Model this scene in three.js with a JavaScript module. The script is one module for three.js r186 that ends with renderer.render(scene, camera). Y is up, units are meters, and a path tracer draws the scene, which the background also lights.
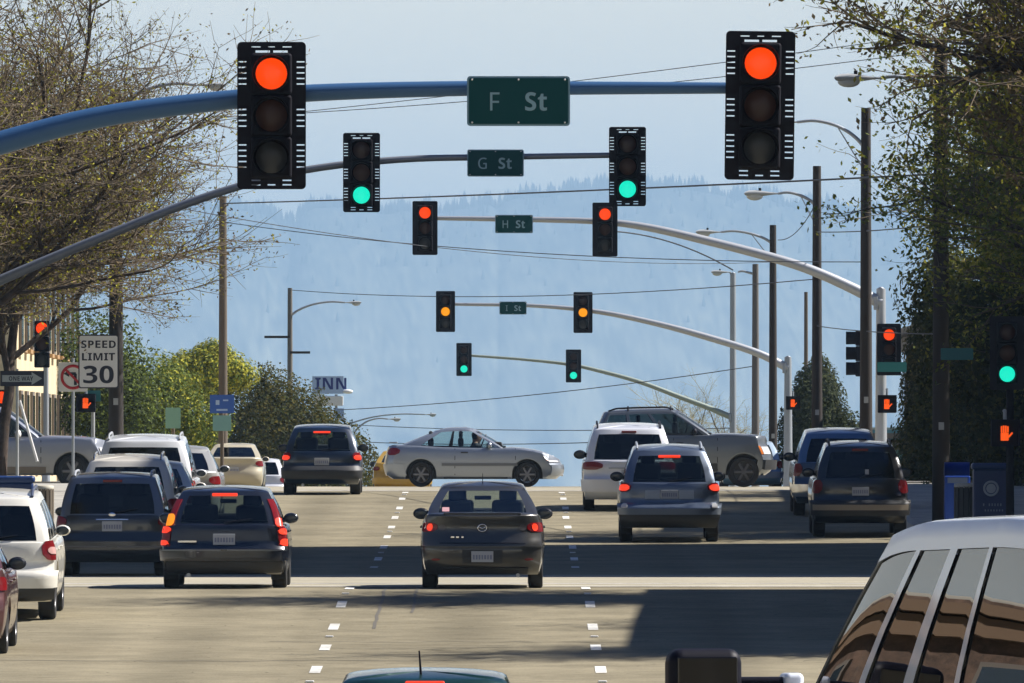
import * as THREE from 'three';
import { mergeGeometries, toCreasedNormals, mergeVertices } from 'three/addons/utils/BufferGeometryUtils.js';
import { RoundedBoxGeometry } from 'three/addons/geometries/RoundedBoxGeometry.js';
import { FontLoader } from 'three/addons/loaders/FontLoader.js';
import { TextGeometry } from 'three/addons/geometries/TextGeometry.js';
import { MarchingCubes } from 'three/addons/objects/MarchingCubes.js';

// ---------------------------------------------------------------- camera, sky, sun, exposure
const scene = new THREE.Scene();
const FOCAL = 12160, VANISH_X = 516, EYE_LINE = 450;      // long telephoto lens, in pixels
const camera = new THREE.PerspectiveCamera(2 * Math.atan(341.5 / FOCAL) * 180 / Math.PI, 1024 / 683, 1, 60000);
camera.rotation.order = 'YXZ';
camera.rotation.set((EYE_LINE - 341.5) / FOCAL, (VANISH_X - 512) / FOCAL, 0);
scene.add(camera);

const renderer = new THREE.WebGLRenderer({ antialias: true });
renderer.toneMapping = THREE.LinearToneMapping;
renderer.toneMappingExposure = 1.92;
renderer.shadowMap.enabled = true;

const SUN_DIR = new THREE.Vector3(0.683, 0.707, -0.183).normalize();
{
  const w = 512, h = 256, data = new Float32Array(w * h * 4);
  for (let j = 0; j < h; j++) {
    const el = ((j + 0.5) / h - 0.5) * 180;
    const t = 1 - Math.exp(-Math.max(0, el - 2.5) / 5);          // pale hazy band low down, deep blue overhead
    const c = [0.68 + (0.008 - 0.68) * t, 0.61 + (0.03 - 0.61) * t, 0.45 + (0.115 - 0.45) * t];
    for (let i = 0; i < w; i++) { const k = (j * w + i) * 4; data[k] = c[0]; data[k + 1] = c[1]; data[k + 2] = c[2]; data[k + 3] = 1; }
  }
  const sky = new THREE.DataTexture(data, w, h, THREE.RGBAFormat, THREE.FloatType);
  sky.mapping = THREE.EquirectangularReflectionMapping; sky.magFilter = THREE.LinearFilter; sky.minFilter = THREE.LinearFilter; sky.needsUpdate = true;
  scene.background = sky; scene.environment = sky;
}
const sun = new THREE.DirectionalLight(new THREE.Color(1, 0.95, 0.9), 5);
sun.position.copy(SUN_DIR).multiplyScalar(400).add(new THREE.Vector3(0, 0, -200));
sun.target.position.set(0, 0, -200);
sun.castShadow = true; sun.shadow.radius = 1;
Object.assign(sun.shadow.camera, { left: -260, right: 260, top: 260, bottom: -260, near: 10, far: 900 });
sun.shadow.mapSize.set(4096, 4096);
scene.add(sun, sun.target);
scene.fog = new THREE.FogExp2(new THREE.Color(0.475, 0.735, 1.0), 7.6e-5);

// ---------------------------------------------------------------- helpers
function rng(seed) { return () => { seed |= 0; seed = seed + 0x6D2B79F5 | 0; let t = Math.imul(seed ^ seed >>> 15, 1 | seed); t = t + Math.imul(t ^ t >>> 7, 61 | t) ^ t; return ((t ^ t >>> 14) >>> 0) / 4294967296; }; }
const V = (x, y, z) => new THREE.Vector3(x, y, z);
const at = (px, py, d) => V((px - VANISH_X) * d / FOCAL, (EYE_LINE - py) * d / FOCAL, -d);
const lerp = (a, b, t) => a + (b - a) * t, clamp = (x, a, b) => Math.min(b, Math.max(a, x));
const smooth = (a, b, x) => { const t = clamp((x - a) / (b - a), 0, 1); return t * t * (3 - 2 * t); };
function curve(tab) {                      // monotone cubic through [x, y] pairs
  const n = tab.length, x = tab.map(p => p[0]), y = tab.map(p => p[1]), h = [], s = [], m = [];
  for (let i = 0; i < n - 1; i++) { h[i] = x[i + 1] - x[i]; s[i] = (y[i + 1] - y[i]) / h[i]; }
  m[0] = s[0]; m[n - 1] = s[n - 2];
  for (let i = 1; i < n - 1; i++) m[i] = s[i - 1] * s[i] <= 0 ? 0 : 3 * (h[i - 1] + h[i]) / ((2 * h[i] + h[i - 1]) / s[i - 1] + (h[i] + 2 * h[i - 1]) / s[i]);
  return v => {
    if (v <= x[0]) return y[0]; if (v >= x[n - 1]) return y[n - 1];
    let i = 0; while (v > x[i + 1]) i++;
    const t = (v - x[i]) / h[i], t2 = t * t, t3 = t2 * t;
    return (2 * t3 - 3 * t2 + 1) * y[i] + (t3 - 2 * t2 + t) * h[i] * m[i] + (-2 * t3 + 3 * t2) * y[i + 1] + (t3 - t2) * h[i] * m[i + 1];
  };
}
const used = {};
function numbered(name) { const n = used[name] = (used[name] ?? -1) + 1; return n ? `${name}_${String(n).padStart(3, '0')}` : name; }
function shade(o) { o.traverse(c => { if (c.isMesh) { c.castShadow = true; c.receiveShadow = true; } }); return o; }
function merge(list) {
  const gs = list.map(g => { const q = g.index ? g.toNonIndexed() : g; for (const k of Object.keys(q.attributes)) if (!['position', 'normal', 'uv'].includes(k)) q.deleteAttribute(k); if (!q.attributes.uv) q.setAttribute('uv', new THREE.BufferAttribute(new Float32Array(q.attributes.position.count * 2), 2)); if (!q.attributes.normal) q.computeVertexNormals(); return q; });
  return gs.length === 1 ? gs[0] : mergeGeometries(gs, false);
}
function part(name, geometry, material, parent) {
  const m = new THREE.Mesh(Array.isArray(geometry) ? merge(geometry) : geometry, material);
  m.name = name; m.castShadow = m.receiveShadow = true; parent.add(m); return m;
}
function thing(name, label, category, pos = [0, 0, 0], turn = 0, group) {
  const o = new THREE.Group(); o.name = numbered(name); o.position.set(...(pos.isVector3 ? pos.toArray() : pos)); o.rotation.y = turn;
  o.userData = { label, category }; if (group) o.userData.group = group; scene.add(o); return o;
}
function structure(name, geometry, material, parent = scene) {
  const m = part(parent === scene ? numbered(name) : name, geometry, material, parent);
  if (parent === scene) m.userData = { kind: 'structure' };
  return m;
}
const box = (w, h, d, x = 0, y = 0, z = 0) => new THREE.BoxGeometry(w, h, d).translate(x, y, z);
const rbox = (w, h, d, r, x = 0, y = 0, z = 0, seg = 2) => new RoundedBoxGeometry(w, h, d, seg, Math.min(r, w / 2.01, h / 2.01, d / 2.01)).translate(x, y, z);
const ball = (r, sx, sy, sz, x = 0, y = 0, z = 0, n = 12) => new THREE.SphereGeometry(r, n, Math.max(6, n * 0.6 | 0)).scale(sx, sy, sz).translate(x, y, z);
function rod(a, b, r0, r1 = r0, sides = 8) {
  const d = b.clone().sub(a), g = new THREE.CylinderGeometry(r1, r0, d.length(), sides);
  g.translate(0, d.length() / 2, 0).applyQuaternion(new THREE.Quaternion().setFromUnitVectors(V(0, 1, 0), d.normalize())); return g.translate(a.x, a.y, a.z);
}
function tubeInto(out, pts, radii, sides, closed = false) {      // tapered tube appended to {p, n, i}
  let nrm = null; const base = out.p.length / 3, t = V(0, 0, 0), b = V(0, 0, 0), q = V(0, 0, 0);
  for (let k = 0; k < pts.length; k++) {
    t.copy(pts[Math.min(k + 1, pts.length - 1)]).sub(pts[Math.max(k - 1, 0)]).normalize();
    if (!nrm) nrm = Math.abs(t.y) < 0.9 ? V(0, 1, 0) : V(1, 0, 0);
    nrm = nrm.clone().addScaledVector(t, -nrm.dot(t)).normalize(); b.crossVectors(t, nrm);
    for (let s = 0; s < sides; s++) {
      const a = s / sides * Math.PI * 2; q.copy(nrm).multiplyScalar(Math.cos(a)).addScaledVector(b, Math.sin(a));
      out.p.push(pts[k].x + q.x * radii[k], pts[k].y + q.y * radii[k], pts[k].z + q.z * radii[k]); out.n.push(q.x, q.y, q.z);
      if (out.u) out.u.push(s / sides, k);
    }
  }
  for (let k = 0; k < pts.length - 1; k++) for (let s = 0; s < sides; s++) {
    const a = base + k * sides + s, c = base + k * sides + (s + 1) % sides; out.i.push(a, c, a + sides, c, c + sides, a + sides);
  }
  if (closed) for (const k of [0, pts.length - 1]) for (let s = 1; s < sides - 1; s++) out.i.push(base + k * sides, base + k * sides + s, base + k * sides + s + 1);
}
function soup(out) {
  const g = new THREE.BufferGeometry(); g.setAttribute('position', new THREE.Float32BufferAttribute(out.p, 3));
  if (out.n?.length) g.setAttribute('normal', new THREE.Float32BufferAttribute(out.n, 3));
  if (out.c?.length) g.setAttribute('color', new THREE.Float32BufferAttribute(out.c, 3));
  if (out.u?.length) g.setAttribute('uv', new THREE.Float32BufferAttribute(out.u, 2));
  g.setIndex(out.i); if (!out.n?.length) g.computeVertexNormals(); return g;
}
function tube(pts, r0, r1 = r0, sides = 12, steps = 40) {
  const c = new THREE.CatmullRomCurve3(pts), ps = [], rs = [];
  for (let k = 0; k <= steps; k++) { ps.push(c.getPoint(k / steps)); rs.push(lerp(r0, r1, k / steps)); }
  const o = { p: [], n: [], i: [] }; tubeInto(o, ps, rs, sides, true); return soup(o);
}
function plate(w, h, r, depth, bevel = 0) {                      // rounded panel, centred, front face at z = depth / 2
  const s = new THREE.Shape(), x = w / 2, y = h / 2;
  s.moveTo(-x + r, -y); s.lineTo(x - r, -y); s.absarc(x - r, -y + r, r, -Math.PI / 2, 0); s.lineTo(x, y - r); s.absarc(x - r, y - r, r, 0, Math.PI / 2);
  s.lineTo(-x + r, y); s.absarc(-x + r, y - r, r, Math.PI / 2, Math.PI); s.lineTo(-x, -y + r); s.absarc(-x + r, -y + r, r, Math.PI, Math.PI * 1.5);
  const make = holes => { if (holes) for (const [hx, hy, hwid, hh] of holes) { const p = new THREE.Path(); p.moveTo(hx - hwid / 2, hy - hh / 2); p.lineTo(hx - hwid / 2, hy + hh / 2); p.lineTo(hx + hwid / 2, hy + hh / 2); p.lineTo(hx + hwid / 2, hy - hh / 2); p.closePath(); s.holes.push(p); }
    return new THREE.ExtrudeGeometry(s, { depth, bevelEnabled: bevel > 0, bevelSize: bevel, bevelThickness: bevel, bevelSegments: 1, curveSegments: 5 }).translate(0, 0, -depth / 2); };
  return make;
}
const font = await new FontLoader().loadAsync('fonts/droid/droid_sans_bold.typeface.json');
const fontRegular = await new FontLoader().loadAsync('fonts/droid/droid_sans_regular.typeface.json');
function lettering(text, h, x, y, z, f = font, stretch = 1) {      // centred raised letters, cap height h
  const g = new TextGeometry(text, { font: f, size: h, depth: 0.006, curveSegments: 4, bevelEnabled: false }); g.computeBoundingBox();
  const b = g.boundingBox; return g.translate(-(b.max.x + b.min.x) / 2, -h / 2, 0).scale(stretch, 1, 1).translate(x, y, z);
}
// ---------------------------------------------------------------- textures and materials
function noiseGrid(n, seed) {
  const r = rng(seed), a = new Float32Array(n * n); for (let i = 0; i < n * n; i++) a[i] = r();
  return (u, v) => { const x = (u % 1 + 1) % 1 * n, y = (v % 1 + 1) % 1 * n, i = Math.floor(x), j = Math.floor(y); let fx = x - i, fy = y - j; fx = fx * fx * (3 - 2 * fx); fy = fy * fy * (3 - 2 * fy);
    const g = (p, q) => a[(q % n) * n + p % n]; return lerp(lerp(g(i, j), g(i + 1, j), fx), lerp(g(i, j + 1), g(i + 1, j + 1), fx), fy); };
}
function texture(n, fn, srgb = true) {
  const d = new Uint8Array(n * n * 4);
  for (let j = 0; j < n; j++) for (let i = 0; i < n; i++) { const c = fn((i + 0.5) / n, (j + 0.5) / n), k = (j * n + i) * 4; for (let q = 0; q < 3; q++) d[k + q] = clamp(srgb ? 255 * (c[q] <= 0.0031308 ? 12.92 * c[q] : 1.055 * Math.pow(c[q], 1 / 2.4) - 0.055) : 255 * c[q], 0, 255); d[k + 3] = 255; }
  const t = new THREE.DataTexture(d, n, n); t.wrapS = t.wrapT = THREE.RepeatWrapping; t.magFilter = THREE.LinearFilter; t.minFilter = THREE.LinearMipmapLinearFilter; t.generateMipmaps = true;
  if (srgb) t.colorSpace = THREE.SRGBColorSpace; t.needsUpdate = true; return t;
}
const rgb = (r, g, b) => new THREE.Color().setRGB(r, g, b);
function mat(c, roughness = 0.7, more = {}) { return new THREE.MeshStandardMaterial({ color: Array.isArray(c) ? rgb(...c) : c, roughness, side: THREE.DoubleSide, ...more }); }
function dull(c, roughness) { return new THREE.MeshPhysicalMaterial({ color: rgb(...c), roughness, specularIntensity: 0.25, side: THREE.DoubleSide }); }
function paint(r, g, b, roughness = 0.38, metalness = 0.25) { return new THREE.MeshPhysicalMaterial({ color: rgb(r, g, b), roughness, metalness, clearcoat: 0.9, clearcoatRoughness: 0.08, side: THREE.DoubleSide }); }
const ledTex = texture(256, (u, v) => { const n = 15, x = (u * n) % 1 - 0.5, y = (v * n) % 1 - 0.5, q = Math.exp(-(x * x + y * y) * 9), k = 0.62 + 0.38 * q; return [k, k, k]; });
const glow = (r, g, b, k) => mat([r * 0.4, g * 0.4, b * 0.4], 0.35, { emissive: rgb(r, g, b), emissiveIntensity: k }), led = (r, g, b, k) => mat([r * 0.3, g * 0.3, b * 0.3], 0.3, { emissive: rgb(r, g, b), emissiveIntensity: k, emissiveMap: ledTex });
const n8 = noiseGrid(8, 1), n24 = noiseGrid(24, 2), n64 = noiseGrid(64, 3), n256 = noiseGrid(256, 4), n512 = noiseGrid(512, 5);
function grained(base, amount, scale = 1) { return texture(512, (u, v) => { const k = 1 + amount * ((n8(u, v) - 0.5) * 0.8 + (n24(u, v) - 0.5) * 0.7 + (n64(u, v) - 0.5) * 0.5 + (n512(u, v) - 0.5) * 0.9); return base.map(c => c * k); }); }
const asphaltTex = texture(1024, (u, v) => {
  let k = 1 + 0.30 * (n8(u, v) - 0.5) + 0.20 * (n24(u, v) - 0.5) + 0.16 * (n64(u, v) - 0.5) + 0.34 * (n512(u, v) - 0.5);
  const crack = Math.abs(n8(u + 0.07 * n24(v, u), v * 2) - 0.5); if (crack < 0.008 && n24(u, v) > 0.45) k *= 0.62;
  const crack2 = Math.abs(n24(u + 0.02 * n64(v, u), v) - 0.5); if (crack2 < 0.007 && n8(v, u) > 0.6) k *= 0.72;
  return [0.22 * k, 0.193 * k, 0.13 * k];
});
const asphaltPale = texture(512, (u, v) => { const k = 1 + 0.2 * (n8(u, v) - 0.5) + 0.2 * (n64(u, v) - 0.5) + 0.3 * (n512(u, v) - 0.5); return [0.34 * k, 0.31 * k, 0.235 * k]; });
const concreteTex = grained([0.36, 0.34, 0.29], 0.5), stuccoTex = grained([0.62, 0.52, 0.33], 0.25), brickTex = grained([0.10, 0.062, 0.042], 0.8), barkTex = grained([0.085, 0.062, 0.045], 0.9), grassTex = grained([0.06, 0.075, 0.03], 0.9);
const M = {
  asphalt: new THREE.MeshPhysicalMaterial({ map: asphaltTex, roughness: 1, specularIntensity: 0.15, side: THREE.DoubleSide }), pale: new THREE.MeshPhysicalMaterial({ map: asphaltPale, roughness: 1, specularIntensity: 0.15, side: THREE.DoubleSide }), concrete: mat([1, 1, 1], 0.9, { map: concreteTex }),
  line: mat([1, 1, 1], 0.7, { map: grained([0.66, 0.645, 0.58], 0.55) }), wornLine: mat([1, 1, 1], 0.8, { map: grained([0.46, 0.44, 0.38], 0.7) }), tar: mat([0.1, 0.09, 0.07], 0.85), grass: mat([1, 1, 1], 1, { map: grassTex }),
  black: dull([0.01, 0.01, 0.016], 0.5), flatBlack: dull([0.011, 0.011, 0.016], 0.8), rubber: mat([0.014, 0.014, 0.014], 0.85), plastic: mat([0.02, 0.021, 0.023], 0.55),
  chrome: mat([0.75, 0.75, 0.76], 0.18, { metalness: 1 }), alloy: mat([0.2, 0.2, 0.21], 0.4, { metalness: 0.7 }), steel: mat([0.42, 0.44, 0.46], 0.45, { metalness: 0.4 }),
  blueSteel: mat([0.04, 0.115, 0.25], 0.45, { metalness: 0.15 }), galvanised: mat([0.33, 0.36, 0.39], 0.5, { metalness: 0.35 }),
  wood: mat([0.032, 0.026, 0.022], 0.9), woodPale: mat([0.12, 0.095, 0.068], 0.9), lampGrey: mat([0.36, 0.38, 0.38], 0.5), lampGlass: mat([0.5, 0.52, 0.5], 0.2),
  signGreen: dull([0.004, 0.06, 0.065], 0.5), signTeal: mat([0.01, 0.16, 0.15], 0.45), signText: mat([0.24, 0.4, 0.46], 0.5), signEdge: mat([0.15, 0.28, 0.36], 0.5), white: mat([0.78, 0.78, 0.76], 0.5), signBlue: mat([0.015, 0.09, 0.42], 0.45), ink: mat([0.012, 0.014, 0.03], 0.6), red: mat([0.5, 0.02, 0.03], 0.5),
  tail: mat([0.17, 0.008, 0.01], 0.15), tailLit: glow(1, 0.05, 0.015, 0.55), amberLit: glow(1, 0.28, 0.01, 0.58), amber: mat([0.45, 0.12, 0.01], 0.2), clear: mat([0.6, 0.6, 0.6], 0.12), plate: mat([0.42, 0.44, 0.47], 0.5), plateInk: mat([0.2, 0.22, 0.3], 0.6),
  seat: mat([0.03, 0.03, 0.034], 0.9), cabin: mat([0.02, 0.02, 0.022], 0.9),
  cream: mat([1, 1, 1], 0.9, { map: stuccoTex }), brick: mat([1, 1, 1], 0.9, { map: brickTex }), tan: mat([0.36, 0.22, 0.1], 0.85), windowDark: mat([0.02, 0.03, 0.04], 0.08), frame: mat([0.14, 0.12, 0.1], 0.7),
  bark: mat([1, 1, 1], 0.95, { map: barkTex }), wire: mat([0.03, 0.035, 0.045], 0.7),
  redLit: led(1, 0.06, 0.002, 0.75), greenLit: led(0.01, 0.9, 0.62, 0.66), yellowLit: led(1, 0.34, 0.002, 0.72), handLit: glow(1, 0.1, 0.003, 0.5),
  redOff: mat([0.03, 0.004, 0.003], 0.35), amberOff: mat([0.05, 0.012, 0.004], 0.45), greenOff: mat([0.035, 0.038, 0.042], 0.4),
  skin: mat([0.35, 0.2, 0.13], 0.7), cloth: mat([0.03, 0.03, 0.045], 0.9),
};
const glassTint = (c, r = 0.0) => new THREE.MeshPhysicalMaterial({ color: rgb(c[0], c[1], c[2]), transmission: 1, thickness: 0, roughness: r, ior: 1.5, metalness: 0, side: THREE.DoubleSide });
const GLASS = { clear: glassTint([0.72, 0.8, 0.78]), tint: glassTint([0.22, 0.27, 0.27]), dark: glassTint([0.035, 0.04, 0.045]) };
// ---------------------------------------------------------------- the ground: a street that dips at the first crossing and climbs to a crest at the third
const groundY = curve([[-200, -1.8], [0, -1.9], [38, -2.3], [80, -3.05], [104, -3.28], [112, -3.22], [143, -2.575], [157.8, -2.284], [171.8, -1.955], [178, -1.945], [202, -1.945], [217.8, -1.7], [239.5, -1.3], [259.4, -0.917], [268, -0.87], [296, -0.89], [330, -1.1], [395, -1.8], [490, -2.6], [620, -6], [1000, -16], [3000, -38], [30000, -140]]);
const CURB_L = -7.8, CURB_R = 7.4, WALK = 3.3;
const CROSS = [[88, 104], [178, 190], [270, 291], [368, 384], [464, 480]];
function strip(x0, x1, d0, d1, lift, step = 4, nx = 1) {           // sheet following the street's profile, uv in metres / 8
  const o = { p: [], i: [], u: [] }, n = Math.max(1, Math.ceil((d1 - d0) / step));
  for (let k = 0; k <= n; k++) for (let j = 0; j <= nx; j++) { const d = lerp(d0, d1, k / n), x = lerp(x0, x1, j / nx); o.p.push(x, groundY(d) + lift, -d); o.u.push(x / 8, d / 8); }
  for (let k = 0; k < n; k++) for (let j = 0; j < nx; j++) { const a = k * (nx + 1) + j, b = a + nx + 1; o.i.push(a, a + 1, b, b, a + 1, b + 1); }
  return soup(o);
}
{ // ground sheet to the horizon
  const ds = [], xs = []; for (let d = -200; d < 620; d += 5) ds.push(d); for (let d = 620; d < 31000; d *= 1.12) ds.push(d);
  for (const x of [9000, 3000, 1500, 700, 300, 120, 60, 30, 15]) { xs.push(-x); xs.push(x); } xs.sort((a, b) => a - b);
  const o = { p: [], i: [], u: [] }; for (const d of ds) for (const x of xs) { o.p.push(x, groundY(d) - 0.06, -d); o.u.push(x / 6, d / 6); }
  const w = xs.length; for (let k = 0; k < ds.length - 1; k++) for (let j = 0; j < w - 1; j++) { const a = k * w + j, b = a + w; o.i.push(a, a + 1, b, b, a + 1, b + 1); }
  structure('ground', soup(o), M.grass);
}
const roadGeo = strip(CURB_L - 0.02, CURB_R + 0.02, -60, 620, 0, 2, 60);
{ // oil stains dripped down the lane centres and paler wheel tracks
  const p = roadGeo.attributes.position, c = new Float32Array(p.count * 3);
  for (let i = 0; i < p.count; i++) { const x = p.getX(i), d = -p.getZ(i); let k = 1; for (const l of [-4.0, -0.68, 2.66]) { const q = x - l; k -= 0.13 * Math.exp(-q * q / 0.16) * (0.4 + n64(d / 160, l) * 1.2); k += 0.05 * Math.exp(-((Math.abs(q) - 0.8) ** 2) / 0.08); } k -= 0.1 * Math.max(0, n24(x / 30 + 0.3, d / 120) - 0.62) * 4; c.set([k, k, k], i * 3); }
  roadGeo.setAttribute('color', new THREE.BufferAttribute(c, 3));
}
const road = structure('road', roadGeo, new THREE.MeshPhysicalMaterial({ map: asphaltTex, vertexColors: true, roughness: 1, specularIntensity: 0.15, side: THREE.DoubleSide }));
for (const [d0, d1] of CROSS) { structure('cross_street', strip(-140, CURB_L - 0.02, d0, d1, -0.004, 4, 4), M.asphalt); structure('cross_street', strip(CURB_R + 0.02, 140, d0, d1, -0.004, 4, 4), M.asphalt); }
structure('crossing_pavement', strip(CURB_L, CURB_R, 172.9, 189.2, 0.004), M.pale, road);
structure('crossing_pavement', strip(CURB_L, CURB_R, 262.5, 290, 0.004), M.pale, road);
structure('stop_line', strip(CURB_L + 0.3, CURB_R - 0.3, 173.4, 174.0, 0.008, 0.5), M.wornLine, road);
structure('crosswalk_line', strip(CURB_L + 0.3, CURB_R - 0.3, 176.4, 177.0, 0.008, 0.5), M.wornLine, road);
structure('stop_line', strip(CURB_L + 0.3, CURB_R - 0.3, 263.4, 264.0, 0.008, 0.5), M.wornLine, road);
{ // lane dashes, 7 ft long and 24 ft apart, and the raised reflectors between them
  const r = rng(5), LINES = [-2.36, 0.99];
  for (const x of LINES) {
    for (const [d0, n] of [[113.6, 9], [201.6, 9]]) for (let k = 0; k < n; k++) {
      const d = d0 + k * 7.3; if (d > 172.2 && d < 200) continue;
      const dx = (r() - 0.5) * 0.03, cut = r() * 0.25;
      structure('lane_dash', strip(x - 0.065 + dx, x + 0.065 + dx, d - 1.07, d + 1.07 - cut, 0.006, 0.6), M.line, road);
      if (k % 2) structure('reflector', rbox(0.1, 0.02, 0.1, 0.008, x, groundY(d + 3.6) + 0.012, -(d + 3.6)), M.white, road);
    }
  }
}
{ // tar-sealed cracks
  const r = rng(21);
  for (let k = 0; k < 12; k++) {
    const o = { p: [], i: [] }, along = k % 3 === 0, w = 0.016 + 0.012 * r(); let x = lerp(-7.2, 6.8, r()), d = k % 2 ? lerp(140, 170, r()) : lerp(203, 258, r()), n = 14; const len = along ? 8 + 10 * r() : 0, span = along ? 0 : 2.5 + 5 * r();
    for (let j = 0; j <= n; j++) { const t = j / n, dd = d + len * t + (along ? 0 : (r() - 0.5) * 0.5), xx = x + span * t + (r() - 0.5) * (along ? 0.03 : 0.1), a = along ? [w, 0] : [0, w * 1.6]; for (const q of [-1, 1]) o.p.push(xx + q * a[0], groundY(dd + q * a[1]) + 0.004, -(dd + q * a[1])); }
    for (let j = 0; j < n; j++) { const a = j * 2; o.i.push(a, a + 1, a + 2, a + 2, a + 1, a + 3); }
    structure('tar_seam', soup(o), M.tar, road);
  }
}
function sidewalk(x0, x1, d0, d1, curbAtRight) {
  const s = structure('sidewalk', [strip(x0, x1, d0, d1, 0.13, 3), ...[d0, d1].map(d => box(x1 - x0, 0.2, 0.04, (x0 + x1) / 2, groundY(d) + 0.025, -d + (d === d0 ? 0.02 : -0.02)))], M.concrete);
  const xc = curbAtRight ? x1 : x0, o = { p: [], i: [] }, n = Math.ceil((d1 - d0) / 3), sg = curbAtRight ? 1 : -1;
  for (let k = 0; k <= n; k++) { const d = lerp(d0, d1, k / n), y = groundY(d); for (const [dx, dy] of [[-0.16, 0.134], [-0.01, 0.134], [0.0, 0.12], [0.015, -0.05]]) o.p.push(xc + sg * dx, y + dy, -d); }
  for (let k = 0; k < n; k++) for (let j = 0; j < 3; j++) { const a = k * 4 + j, b = a + 4; o.i.push(a, a + 1, b, b, a + 1, b + 1); }
  structure('curb', soup(o), M.concrete, s);
}
for (const [d0, d1] of [[-40, 88], [104, 178], [190, 270], [291, 368], [384, 464]]) {
  const l = d0 > 280 ? -9.4 : CURB_L; sidewalk(l - WALK, l, d0, d1, true); sidewalk(CURB_R, CURB_R + WALK + 0.2, d0, d1, false);
  if (d0 > 280) structure('parking_bay', strip(-9.42, CURB_L - 0.02, d0, d1, -0.002), M.asphalt);
}
// ---------------------------------------------------------------- the far wooded ridge
{
  const D = 26000, k = D / FOCAL;
  const px = curve([[-2600, 330], [-1800, 250], [-900, 262], [-200, 222], [100, 214], [220, 208], [255, 211], [272, 217], [283, 226], [292, 225], [300, 216], [315, 207], [345, 206], [385, 213], [405, 210], [440, 212], [470, 206], [490, 204], [497, 208], [505, 201], [520, 197], [545, 196], [565, 192], [590, 187], [640, 188], [665, 184], [690, 189], [725, 195], [735, 199], [757, 195], [770, 199], [790, 206], [830, 210], [900, 213], [1000, 216], [1600, 240], [2400, 210], [3600, 300]]);
  const o = { p: [], i: [], u: [], c: [] }, xs = []; for (let x = -2600; x <= 3600; x += x > -100 && x < 1100 ? 4 : 40) xs.push(x);
  const ridge = x => (EYE_LINE - px(x)) * k, NV = 40, r = rng(77), base = -150;
  const pt = (x, v) => { const X = (x - VANISH_X) * k, bump = (n24(x / 900, v * 0.7) - 0.5) * 120 * (1 - v); return [X, lerp(base, ridge(x), 1 - Math.pow(1 - v, 1.25)), -(D - 1500 * (1 - v)) + bump]; };
  const cover = (x, v) => v * 0.9 + (n24(x / 420, v * 3) - 0.5) * 0.25 + (n64(x / 300, v * 6) - 0.5) * 0.3; // paler towards the base: low haze painted into the hill colour; also spaces the conifers
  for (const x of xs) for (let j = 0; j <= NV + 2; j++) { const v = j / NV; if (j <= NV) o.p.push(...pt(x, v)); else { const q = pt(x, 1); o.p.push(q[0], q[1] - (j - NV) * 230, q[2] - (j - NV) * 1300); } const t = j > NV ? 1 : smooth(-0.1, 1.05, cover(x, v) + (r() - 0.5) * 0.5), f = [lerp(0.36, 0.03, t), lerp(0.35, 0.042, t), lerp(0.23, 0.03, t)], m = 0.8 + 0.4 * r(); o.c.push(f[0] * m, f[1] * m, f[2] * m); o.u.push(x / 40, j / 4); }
  const w = NV + 3; for (let a = 0; a < xs.length - 1; a++) for (let j = 0; j < w - 1; j++) { const p = a * w + j, q = p + w; o.i.push(p, q, p + 1, p + 1, q, q + 1); }
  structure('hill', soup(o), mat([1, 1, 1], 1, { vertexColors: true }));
  const cone = new THREE.ConeGeometry(1, 1, 5, 1).translate(0, 0.5, 0), list = [], m4 = new THREE.Matrix4();
  for (let i = 0; i < 3000; i++) {
    const x = -80 + r() * 1180, onTop = i < 1700, v = onTop ? 1 - r() * 0.012 : Math.sqrt(r()); if (!onTop && cover(x, v) < 0.45 + 0.5 * r()) continue;
    const q = pt(x, v), h = onTop ? 9 + 30 * r() * (0.3 + n64(x / 700, 0.3)) : 13 + 14 * r(); list.push([q, h]);
  }
  const trees = new THREE.InstancedMesh(cone, mat([0.03, 0.042, 0.03], 1), list.length);
  list.forEach(([q, h], i) => trees.setMatrixAt(i, m4.makeScale(h * 0.22, h, h * 0.22).setPosition(q[0], q[1] - 1, q[2])));
  trees.name = 'conifer_wood'; trees.userData = { label: 'far conifer wood covering the blue hazy ridge', category: 'wood', kind: 'stuff' }; trees.castShadow = trees.receiveShadow = true; scene.add(trees);
}
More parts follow.
